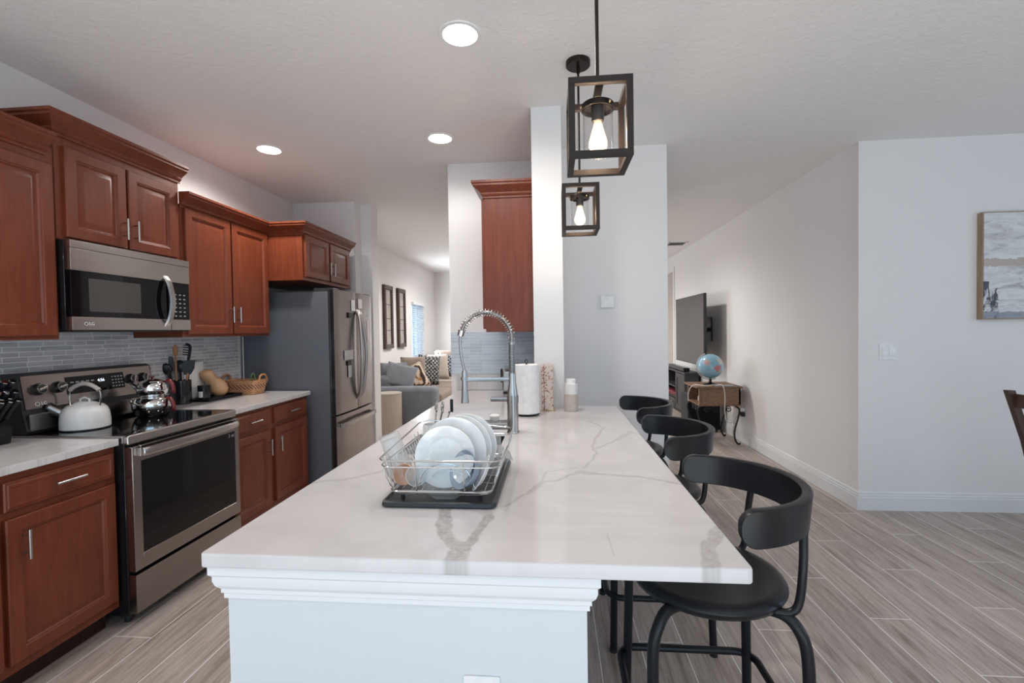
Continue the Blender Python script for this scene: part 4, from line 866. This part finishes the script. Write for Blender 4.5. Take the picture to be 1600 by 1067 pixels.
placed('small_bowl', B().lathe([(0, 0), (.025, 0), (.045, .018), (.056, .045), (.054, .045), (.043, .020), (.024, .004), (0, .004)], seg=32), 'blue_bowl', Matrix.Translation((-.236, 1.34, .985)) @ Matrix.Rotation(math.radians(60), 4, 'X') @ Matrix.Rotation(math.radians(-40), 4, 'Y'), 'blue-grey bowl tipped on its side right of the plates', 'bowl')
placed('saucer', B().lathe([(q * .48, h_ * .7) for q, h_ in PP], seg=36), 'porcelain', Matrix.Translation((-.196, 1.30, .99)) @ Matrix.Rotation(math.radians(-62), 4, 'Y') @ Matrix.Rotation(math.radians(10), 4, 'X'), 'small white saucer leaning at the right front of the dish rack', 'saucer')
placed('drinking_glass', B().lathe(GL, seg=24), 'drink_glass', Matrix.Translation((-.198, 1.50, 1.065)) @ Matrix.Rotation(math.radians(186), 4, 'Y'), 'clear glass upside down at the right rear of the dish rack', 'glass')
placed('glass_bowl', B().lathe([(0, 0), (.035, 0), (.06, .02), (.072, .05), (.070, .05), (.058, .022), (.034, .004), (0, .004)], seg=30), 'drink_glass', Matrix.Translation((-.215, 1.60, 1.00)) @ Matrix.Rotation(math.radians(170), 4, 'X'), 'clear glass bowl upside down at the back of the dish rack', 'bowl')
cu = Vector((-.468, 1.755, .9145)); r = thing('cutlery_cup', 'white ribbed cutlery cup between the dish rack and the sink', 'cup', cu)
b = B(); n = 32; b.rings([[cu + Vector(((rr_ + .0015 * (k % 2)) * math.cos(2 * PI * k / n), (rr_ + .0015 * (k % 2)) * math.sin(2 * PI * k / n), z)) for k in range(n)] for rr_, z in ((.028, 0), (.034, .128), (.031, .128), (.025, .006))]); b.build('body', 'white_plastic', r, smooth=20)
def cutl(name, label, d, mat, hd):
    p = cu + Vector((d[0] * .1, d[1] * .1, .015)); q = p + Vector((d[0], d[1], .160)); o = thing(name, label, name.replace('_', ' '), p, 'cutlery in the white cup')
    B().tube([p, q], [.003, .0045], 8).build('handle', mat, o)
    dd = (q - p).normalized(); g = Matrix.Translation(q + dd * .018)
    if hd: B().ball((0, 0, 0), .017, 2, .35, 1, 1.4, g).build('bowl', 'chrome', o)
    else: B().box(-.006, .006, -.002, .002, -.02, .03, .002, 2, mat=g).build('grip', 'black_satin', o)
cutl('spoon', 'steel spoon leaning right in the white cutlery cup', (.035, .0), 'chrome', True); cutl('spoon', 'second steel spoon upright in the white cutlery cup', (.012, .012), 'chrome', True); cutl('table_knife', 'black-handled knife leaning out of the white cutlery cup', (.062, .01), 'chrome', False)
placed('sink_brush', B().lathe([(0, 0), (.022, 0), (.026, .006), (.026, .026), (.020, .032), (0, .034)], seg=20), 'white_plastic', Matrix.Translation((-.315, 2.455, .9215)), 'small white ribbed sink brush on the far edge of the sink', 'brush')
placed('sponge', B().box(-.04, .04, -.018, .018, 0, .018, .005), 'grey_label', Matrix.Translation((-.44, 2.455, .9215)), 'small grey sponge on the far edge of the sink', 'sponge')

# ------------------------------------------------------------------ stools
st = local(thing('bar_stool', 'black bar stool nearest the camera, tucked under the island corner', 'stool', (.452, 1.46, 0), 'black bar stools along the island'))
SR = .222
B().lathe([(0, .612), (.16, .612), (.195, .618), (.214, .630), (.222, .644), (.222, .650), (.214, .661), (.200, .665), (.185, .662), (.12, .652), (0, .648)], (0, 0, 0), 56).build('seat', 'black_satin', st, smooth=60)
for sx in (-1, 1):
    for sy in (-1, 1):
        p = bez([(sx * .095, sy * .125, .622), (sx * .15, sy * .165, .625), (sx * .178, sy * .188, .600), (sx * .196, sy * .198, .54), (sx * .200, sy * .205, .40), (sx * .210, sy * .222, .012)], 30)
        lg = B().tube(p, .0155, 14).build('leg', 'black_metal', st); B().cyl(p[-1] + Vector((0, 0, -.012)), p[-1] + Vector((0, 0, .004)), .0165, seg=14).build('foot_cap', 'black_plastic', lg)
fr = [p for p in rrect(.232, .240, .245, .06, 6)]
B().tube(fr, .0125, 12, True).build('footrest', 'black_metal', st)
# curved back rail
n = 72; rings = []
for i in range(n + 1):
    uu = .5 - .5 * math.cos(PI * i / n); a = math.radians(-91 + 182 * uu); ci, si = math.cos(a), math.sin(a)
    Rx, Ry, th = .265, .272, .027
    endq = min(uu, 1 - uu); hh = .049 * (.16 + .84 * math.sqrt(max(0., 1 - (1 - min(1, endq / .05)) ** 2)))
    zc = .893; tw = .006 * ci
    ring = []
    for dz, do in ((-1, .16), (-.93, 0), (.93, 0), (1, .16), (1, .84), (.93, 1), (-.93, 1), (-1, .84)):
        o = do * th; zz = zc + dz * hh
        ring.append(Vector((.01 + (Rx - o) * ci + tw * dz, (Ry - o) * si, zz)))
    rings.append(ring)
B().rings(rings).build('back_rail', 'black_satin', st, smooth=40)
for sy in (-1, 1):
    B().tube(bez([(.13, sy * .165, .632), (.165, sy * .175, .636), (.186, sy * .178, .665), (.196, sy * .178, .76), (.204, sy * .165, .858)], 22), .0108, 12).build('back_post', 'black_metal', st)
dup(st, (.452, 2.25, 0), 'black bar stool in the middle of the row along the island')
dup(st, (.452, 2.985, 0), 'black bar stool farthest from the camera, by the white wall', .05)

# ------------------------------------------------------------------ pendants
S = .0925
def pendant(loc, label):
    p = local(thing('pendant_light', label, 'pendant light', loc, 'lantern pendants over the island'))
    p.location = loc; zt, zb = 2.125 - 2.768, 1.895 - 2.768; q = .0095
    b = B()
    for z in (zt - q, zb + q):
        for k in (-1, 1):
            b.box(-S, S, k * (S - q) - q, k * (S - q) + q, z - q, z + q, .001, 1); b.box(k * (S - q) - q, k * (S - q) + q, -S + 2 * q, S - 2 * q, z - q, z + q, .001, 1)
    for sx in (-1, 1):
        for sy in (-1, 1): b.box(sx * (S - q) - q, sx * (S - q) + q, sy * (S - q) - q, sy * (S - q) + q, zb + 2 * q, zt - 2 * q, .001, 1)
    b.build('cage', 'black_frame', p, smooth=20)
    B().lathe([(0, 0), (.062, 0), (.062, -.022), (.058, -.026), (0, -.026)], (0, 0, 0), 36).build('canopy', 'bronze_dark', p)
    b = B(); b.cyl((0, 0, -.026), (0, 0, zt + .02), .0058, seg=12); b.cyl((0, 0, -.026), (0, 0, -.06), .009, seg=12); b.build('rod', 'bronze_dark', p)
    B().box(-.012, .012, -S + 2 * q, S - 2 * q, zt - .012, zt - .002, .001, 1).build('crossbar', 'black_frame', p)
    B().cyl((0, 0, zt - .019), (0, 0, zt - .045), .011, seg=14).build('stem', 'brass_gold', p)
    B().lathe([(0, zt - .040), (.048, zt - .040), (.050, zt - .043), (.050, zt - .058), (.0475, zt - .058), (.0475, zt - .046), (0, zt - .046)], (0, 0, 0), 36).build('shade_cap', 'bronze_dark', p)
    b = B()
    for a in range(3): b.ball((.0515 * math.cos(a * 2.09 - .9), .0515 * math.sin(a * 2.09 - .9), zt - .050), .0045, 2)
    b.build('thumb_screws', 'brass_gold', p)
    B().rings([[Vector((rr_ * math.cos(k * PI / 20), rr_ * math.sin(k * PI / 20), z)) for k in range(40)] for rr_, z in ((.0455, zt - .05), (.0455, zt - .195), (.0435, zt - .195), (.0435, zt - .05))], True, False, False, True).build('glass_shade', 'clear_glass', p)
    B().lathe([(0, zt - .046), (.019, zt - .046), (.019, zt - .088), (.017, zt - .092), (0, zt - .092)], (0, 0, 0), 24).build('socket', 'bronze_dark', p)
    bl_ = B().lathe([(.010, zt - .090), (.0125, zt - .10), (.020, zt - .125), (.0285, zt - .155), (.0285, zt - .168), (.020, zt - .184), (.008, zt - .190), (0, zt - .1905)], (0, 0, 0), 28, cap=False).build('bulb', 'bulb_glass', p)
    b = B()
    for k in range(6):
        a = k * PI / 3; b.tube([(.004 * math.cos(a), .004 * math.sin(a), zt - .105), (.013 * math.cos(a), .013 * math.sin(a), zt - .140), (.011 * math.cos(a + .3), .011 * math.sin(a + .3), zt - .172)], .0026, 6)
    b.build('filament', 'filament_glow', bl_)
    return p
pa = pendant((.145, 1.47, ZC), 'nearer black lantern pendant hanging over the island'); dup(pa, (.145, 2.45, ZC), 'farther black lantern pendant with its ceiling canopy in view')
for y in (1.47, 2.45): bulb('pendant_bulb_glow', (.145, y, 1.985), 5, (1, .76, .56), .03)

# recessed ceiling lights
rl = local(thing('recessed_light', 'recessed ceiling light nearest the camera, left of the pendants', 'ceiling light', (-.41, 2.165, ZC), 'recessed ceiling lights'))
B().rings([[Vector((rr_ * math.cos(k * PI / 24), rr_ * math.sin(k * PI / 24), z)) for k in range(48)] for rr_, z in ((.100, -.0005), (.097, -.005), (.080, -.006), (.080, -.0005))], True, False, False, True).build('trim_ring', 'white_plastic', rl)
B().lathe([(0, -.0045), (.080, -.0045), (.080, -.001), (0, -.001)], (0, 0, 0), 48).build('lens', 'lamp_lens', rl)
dup(rl, (-2.08, 3.33, ZC), 'recessed ceiling light above the cherry wall cabinets'); dup(rl, (-.78, 3.29, ZC), 'recessed ceiling light in front of the kitchen back wall')
for x, y, e in ((-.41, 2.165, 46), (-2.08, 3.33, 70), (-.78, 3.29, 20)): spot('recessed_lamp', (x, y, ZC - .02), e, (1, .98, .95))

# ------------------------------------------------------------------ wall items
r = thing('thermostat', 'small white thermostat on the wall right of the column', 'thermostat', (.41, 3.605, 1.6))
B().box(.335, .485, 3.6065, 3.6095, 1.548, 1.662, .002).build('wall_plate', 'white_paint', r); B().box(.358, .462, 3.588, 3.6065, 1.556, 1.654, .010, 3).build('body', 'white_plastic', r)
r = thing('light_switch', 'white double rocker light switch on the dining wall', 'light switch', (2.49, YD, 1.2))
B().box(2.43, 2.557, YD - .006, YD - .0005, 1.135, 1.262, .002).build('wall_plate', 'outlet_white', r)
for k in (0, 1): B().box(2.452 + k * .047, 2.487 + k * .047, YD - .010, YD - .0055, 1.165, 1.232, .002).build('rocker', 'white_plastic', r)
r = thing('painting', 'grey and white abstract canvas on the dining wall', 'painting', (3.6, YD, 1.42))
B().box(3.105, 4.1, YD - .045, YD - .001, 1.425, 2.20, .002).build('frame', 'oak_strip', r, smooth=20); B().box(3.113, 4.092, YD - .048, YD - .0445, 1.433, 2.192).build('canvas', 'canvas_abstract', r, smooth=0)
r = thing('wall_outlet', 'white wall outlet with black charger near the wicker side table', 'outlet', (XR, 5.86, .37))
B().box(XR - .006, XR - .0005, 5.80, 5.885, .315, .440, .002).build('wall_plate', 'outlet_white', r)
B().box(XR - .05, XR - .006, 5.815, 5.865, .322, .372, .006).build('charger', 'black_plastic', r); B().box(XR - .06, XR - .006, 5.815, 5.865, .385, .425, .006).build('plug', 'white_plastic', r)

# ------------------------------------------------------------------ dining chair at the right edge
r = thing('dining_chair', 'dark wooden dining chair cut off by the right edge of the photo', 'chair', (2.9, 2.9, 0))
cy0, cy1 = 2.56, 3.0
for y in (cy0, cy1):
    B().rings([[Vector((x + dx, y + dy, z)) for dx, dy in ((-.020, -.016), (.020, -.016), (.020, .016), (-.020, .016))] for x, z in ((2.86, 0), (2.83, .44), (2.77, .70), (2.675, 1.0))]).build('back_post', 'walnut_wood', r, smooth=50)
    B().box(3.20, 3.24, y - .02, y + .02, 0, .44, .003).build('leg', 'walnut_wood', r)
B().box(2.815, 3.26, cy0 - .02, cy1 + .02, .44, .475, .01).build('seat', 'walnut_wood', r)
for z0, z1, x in ((.90, .98, 2.70), (.66, .70, 2.775)): B().box(x - .010, x + .010, cy0 + .015, cy1 - .015, z0, z1, .003).build('back_rail', 'walnut_wood', r)
b = B()
for k in range(4): y = cy0 + .09 + k * .085; b.rings([[Vector((x + dx, y + dy, z)) for dx, dy in ((-.006, -.018), (.006, -.018), (.006, .018), (-.006, .018))] for x, z in ((2.775, .69), (2.715, .91))])
b.build('back_slats', 'walnut_wood', r)

# ------------------------------------------------------------------ far right: television, console, side table
r = thing('television', 'large flat television with dark screen on the right wall', 'television', (2.02, 7.1, .88))
B().box(2.0, 2.035, 6.43, 7.86, .880, 1.862, .004).build('casing', 'black_plastic', r); B().box(1.997, 2.0, 6.442, 7.848, .895, 1.852).build('screen', 'tv_screen', r, smooth=0)
b = B(); b.box(2.035, 2.06, 6.9, 7.4, 1.2, 1.55); b.box(2.06, XR - .02, 7.1, 7.16, 1.34, 1.40); b.box(XR - .02, XR - .001, 6.98, 7.28, 1.2, 1.55); b.build('wall_bracket', 'black_metal', r, smooth=0)
KX, KY0, KY1, KZ = 2.05, 7.50, 9.0, .70
r = thing('media_console', 'dark grey media console under the television', 'console', (2.17, 8.2, 0))
b = B(); b.box(KX - .02, XR - .02, KY0 - .02, KY1, KZ - .03, KZ, .003); b.box(KX, XR - .02, KY0, KY0 + .03, 0, KZ - .03); b.box(KX, XR - .02, KY1 - .03, KY1, 0, KZ - .03); b.box(XR - .03, XR - .02, KY0, KY1, 0, KZ - .03); b.box(KX, XR - .02, KY0, KY1, .05, .08); b.box(KX, XR - .02, 8.05, 8.08, .05, KZ - .03); b.box(KX, XR - .02, 8.08, KY1, .40, .42); b.box(KX, XR - .02, 8.08, KY1, .22, .24)
b.build('carcass', 'console_grey', r, smooth=0)
dd = B(); dd.raised_panel(plane_x(KX, -1), KY0 + .01, 8.05, .07, KZ - .04, [(0, 0), (0, .016), (.07, .018), (.075, .006), (.08, .006)]).build('door', 'console_grey', r, smooth=20)
d_ = B().raised_panel(plane_x(KX, -1), 8.08, KY1 - .02, .07, .21, DRAW).build('drawer', 'console_grey', r, smooth=20); B().ball((KX - .03, 8.25, .14), .018, 2).build('knob', 'brushed_nickel', d_)
tag(B().box(KX + .02, XR - .06, 8.2, 8.9, .2405, .30, .002).build('book', 'dark_book'), 'dark red book lying in the open shelf of the media console', 'book')
tag(B().box(KX + .0, KX + .10, 7.62, 8.6, KZ + .0005, KZ + .065, .015, 3).build('soundbar', 'black_satin'), 'black soundbar on the media console below the television', 'soundbar')
# wicker side table
TX0, TX1, TY0, TY1, TZ = 1.72, 2.20, 5.74, 6.22, .675
r = thing('side_table', 'wicker side table with scrolled black iron legs', 'side table', (1.96, 5.98, 0))
B().box(TX0 - .035, TX1 + .015, TY0 - .03, TY1 + .03, TZ, TZ + .022, .004).build('table_top', 'table_wood', r)
b = B(); b.box(TX0 + .03, TX1, TY0, TY0 + .02, .475, TZ); b.box(TX0 + .03, TX1, TY1 - .02, TY1, .475, TZ); b.box(TX1 - .02, TX1, TY0, TY1, .475, TZ); b.build('wicker_box', 'wicker_brown', r, smooth=0)
b = B(); b.box(TX0, TX1, TY0 - .01, TY1 + .01, .462, .482, .004); b.box(TX0 + .005, TX0 + .035, TY0 - .005, TY0 + .03, .48, TZ); b.box(TX0 + .005, TX0 + .035, TY1 - .03, TY1 + .005, .48, TZ); b.build('shelf', 'table_wood', r)
for sx, sy, x, y in ((-1, -1, TX0 + .04, TY0 + .03), (1, -1, TX1 - .06, TY0 + .03), (-1, 1, TX0 + .04, TY1 - .03), (1, 1, TX1 - .06, TY1 - .03)):
    o = sx * .06 if sx > 0 else sx * .05; oy = sy * .02
    B().tube(bez([(x, y, .462), (x + o * .9, y, .42), (x + o * .75, y, .33), (x - o * .05, y + oy * .5, .16), (x + o * .0, y + oy, .06), (x + o * .6, y + oy, .006), (x + o * .95, y + oy, .02)], 36), .0105, 8).build('leg', 'iron_black', r)
for y in (TY0 + .03, TY1 - .03):
    for x, q in ((TX0 + .10, 1), (TX1 - .13, -1), (TX0 + .19, -1)):
        B().tube([(x + q * (.040 - .0012 * k) * math.cos(k * .36), y, .419 + (.040 - .0012 * k) * math.sin(k * .36)) for k in range(28)], .006, 6).build('scroll', 'iron_black', r)
for y in (TY0 + .10, TY0 + .2, TY0 + .3):
    B().tube([(TX0 + .02, y + (.040 - .0012 * k) * math.cos(k * .36), .419 + (.040 - .0012 * k) * math.sin(k * .36)) for k in range(28)], .006, 6).build('scroll', 'iron_black', r)
tag(B().box(TX0 + .06, TX0 + .20, 5.86, 6.0, .483, .56, .02, 3).build('small_box', 'paper_white'), 'small pale object inside the open shelf of the wicker side table', 'box')
gc = Vector((1.915, 5.93, .925))
gl_ = thing('globe', 'blue desk globe on the wicker side table', 'globe', (gc.x, gc.y, TZ + .022)); 
gs = B().ball((0, 0, 0), .150, 4).build('sphere', 'globe_map', gl_, origin=(0, 0, 0)); gs.location = gc - Vector((gc.x, gc.y, TZ + .022)); gs.rotation_euler = (0, 0, .31)
ax_ = Vector((-math.sin(.41), 0, math.cos(.41))); 
mer = [gc + Vector((.163 * math.cos(a), 0, .163 * math.sin(a))) for a in [math.radians(112 + k * 6) for k in range(31)]]
B().tube(mer, .0065, 8).build('meridian', 'grey_label', gl_)
B().lathe([(0, 0), (.085, 0), (.085, .012), (.03, .022), (.018, .035), (.014, .078), (0, .078)], (gc.x, gc.y, TZ + .0225), 28).build('base', 'black_gloss', gl_)
b = B(); b.box(1.92, 2.13, 5.735, 5.82, TZ + .0225, TZ + .034, .003); tag(b.build('tablet', 'grey_label'), 'grey tablet lying in front of the globe', 'tablet')
tag(B().tube(bez([(1.93, 5.76, .715), (1.98, 5.695, .713), (2.00, 5.685, .60), (2.0, 5.69, .42), (2.03, 5.72, .29), (2.12, 5.78, .26), (2.20, 5.84, .33), (2.225, 5.842, .40)], 48), .0055, 8).build('charging_cable', 'cord_white'), 'white cable looping from the side table down to the wall outlet', 'cable')
tag(B().tube(bez([(1.92, 5.78, .712), (1.78, 5.69, .714), (1.672, 5.80, .705), (1.660, 5.95, .60), (1.665, 5.98, .49)], 36), .0055, 8).build('charging_cable', 'cord_white'), 'white cable draped over the left edge of the wicker side table', 'cable')
sb = thing('subwoofer', 'black box standing on the floor behind the wicker side table', 'speaker', (1.98, 6.58, 0))
B().box(1.78, 2.20, 6.42, 6.76, .03, .50, .01).build('cabinet', 'black_fabric', sb)
for x in (1.82, 2.16):
    for y in (6.46, 6.72): B().cyl((x, y, 0), (x, y, .032), .015, seg=12).build('foot', 'black_plastic', sb)

# ------------------------------------------------------------------ living room on the left
def art(y0, y1, label):
    r = thing('framed_art', label, 'framed art', (XL + .02, (y0 + y1) / 2, 1.14), 'tall framed prints on the living room wall')
    z0, z1 = 1.137, 2.17; b = B(); n_ = 26
    frame_x(b, XL + .001, XL + .045, y0, y1, z0, z1, .07, .07, .07, .07)
    for k in range(n_):
        z = z0 + .03 + (z1 - z0 - .06) * k / (n_ - 1)
        for y in (y0 + .035, y1 - .035): b.ball((XL + .045, y, z), .021, 1, .5, 1, .8)
    b.build('frame', 'walnut_wood', r, smooth=60); B().box(XL + .001, XL + .022, y0 + .07, y1 - .07, z0 + .07, z1 - .07).build('print', 'print_pale', r, smooth=0)
    b = B()
    for z in (1.43, 1.62, 1.85): b.box(XL + .022, XL + .026, y0 + .07, y1 - .07, z, z + .012)
    b.build('dividers', 'walnut_wood', r, smooth=0)
art(7.26, 7.655, 'tall narrow framed print nearest the refrigerator'); art(7.93, 8.33, 'tall narrow framed print nearest the window')
SOX, SOY0, SOY1 = -1.70, 6.62, 10.3
r = thing('sofa', 'long sofa with grey near arm and brown seats along the living room wall', 'sofa', (-2.2, 8.4, 0))
B().box(XL + .03, SOX, SOY0, SOY0 + .26, .04, .600, .07, 4).build('arm', 'grey_fabric', r)
B().box(XL + .03, SOX - .02, SOY0 + .24, SOY1, .04, .30, .02, 2).build('base', 'brown_fabric', r)
B().box(XL + .03, XL + .28, SOY0 + .20, SOY1, .04, .74, .06, 4).build('back', 'grey_fabric', r)
for k in range(4): y = SOY0 + .27 + k * .85; B().box(XL + .24, SOX + .02, y, y + .84, .30, .47, .05, 4).build('seat_cushion', 'brown_fabric', r)
def pillow_mesh(w_, h_, t_, n=14):
    b = B(); G = []
    for s in (1, -1):
        g = []
        for i in range(n + 1):
            row = []
            for j in range(n + 1):
                u_1, v_1 = -1 + 2 * i / n, -1 + 2 * j / n; k = (1 - u_1 ** 4) * (1 - v_1 ** 4)
                pin = 1 - .06 * (1 - abs(u_1)) ** 1 * abs(v_1) ** 3; pin2 = 1 - .06 * (1 - abs(v_1)) * abs(u_1) ** 3
                row.append(b.b.verts.new((s * t_ / 2 * max(k, 0) ** .45, u_1 * w_ / 2 * pin2, v_1 * h_ / 2 * pin)))
            g.append(row)
        G.append(g)
        for i in range(n):
            for j in range(n): b.b.faces.new((g[i][j], g[i + 1][j], g[i + 1][j + 1], g[i][j + 1]))
    bmesh.ops.remove_doubles(b.b, verts=b.b.verts[:], dist=1e-5); return b
def pillow(name, x, y, z, w_, h_, t_, rz, lean, mat, label, cat='pillow', roll=0.):
    o = pillow_mesh(w_, h_, t_).build(name, mat, origin=(0, 0, 0), smooth=70)
    o.matrix_world = Matrix.Translation((x, y, z)) @ Matrix.Rotation(rz, 4, 'Z') @ Matrix.Rotation(-lean, 4, 'Y') @ Matrix.Rotation(roll, 4, 'X'); return tag(o, label, cat)
R_ = math.radians
pillow('back_cushion', -2.50, 7.13, .72, .42, .42, .14, R_(-75), R_(8), 'grey_fabric', 'dark grey back cushion behind the grey pillow at the near sofa arm', 'cushion')
pillow('throw_pillow', -2.33, 6.95, .735, .46, .38, .13, R_(-74), R_(22), 'grey_fabric', 'blue-grey pillow leaning on the near sofa arm', roll=R_(-14))
pillow('throw_pillow', -2.23, 7.33, .66, .40, .44, .16, R_(-72), R_(16), 'stripe_fabric', 'black, orange and cream patterned throw pillow behind the grey pillow', roll=R_(24))
pillow('back_cushion', -2.37, 7.74, .74, .42, .50, .22, R_(-70), R_(14), 'brown_fabric', 'large brown cushion left of the dotted pillow', 'cushion')
pillow('throw_pillow', -2.19, 8.06, .735, .40, .52, .18, R_(-58), R_(14), 'dotted_fabric', 'black and white dotted pillow in the middle of the sofa', roll=R_(-8))
pillow('throw_pillow', -2.17, 8.60, .74, .42, .48, .18, R_(-64), R_(12), 'beige_fabric', 'beige pillow between the two dotted pillows')
pillow('throw_pillow', -2.12, 9.12, .74, .40, .44, .16, R_(-58), R_(14), 'dotted_blue', 'black and blue dotted pillow farthest along the sofa', roll=R_(-10))
pillow('back_cushion', -2.20, 9.55, .80, .52, .46, .22, R_(-60), R_(12), 'brown_fabric', 'brown cushion at the far end of the sofa by the wall edge', 'cushion')
pillow('back_cushion', -1.98, 9.95, .80, .50, .42, .20, R_(-60), R_(12), 'grey_fabric', 'dark grey cushion at the far right end of the sofa', 'cushion')
dc = Vector((-2.31, 6.38, 0)); r = thing('drum_table', 'round ribbed tan drum table beside the refrigerator', 'side table', dc)
local(r); B().lathe([(0, 0), (.165, 0), (.172, .006), (.172, .535), (.168, .545), (0, .545)], (0, 0, 0), 60).build('drum', 'ribbed_cane', r); B().lathe([(0, .5452), (.174, .5452), (.176, .550), (.174, .556), (0, .556)], (0, 0, 0), 60).build('top', 'beige_glaze', r)
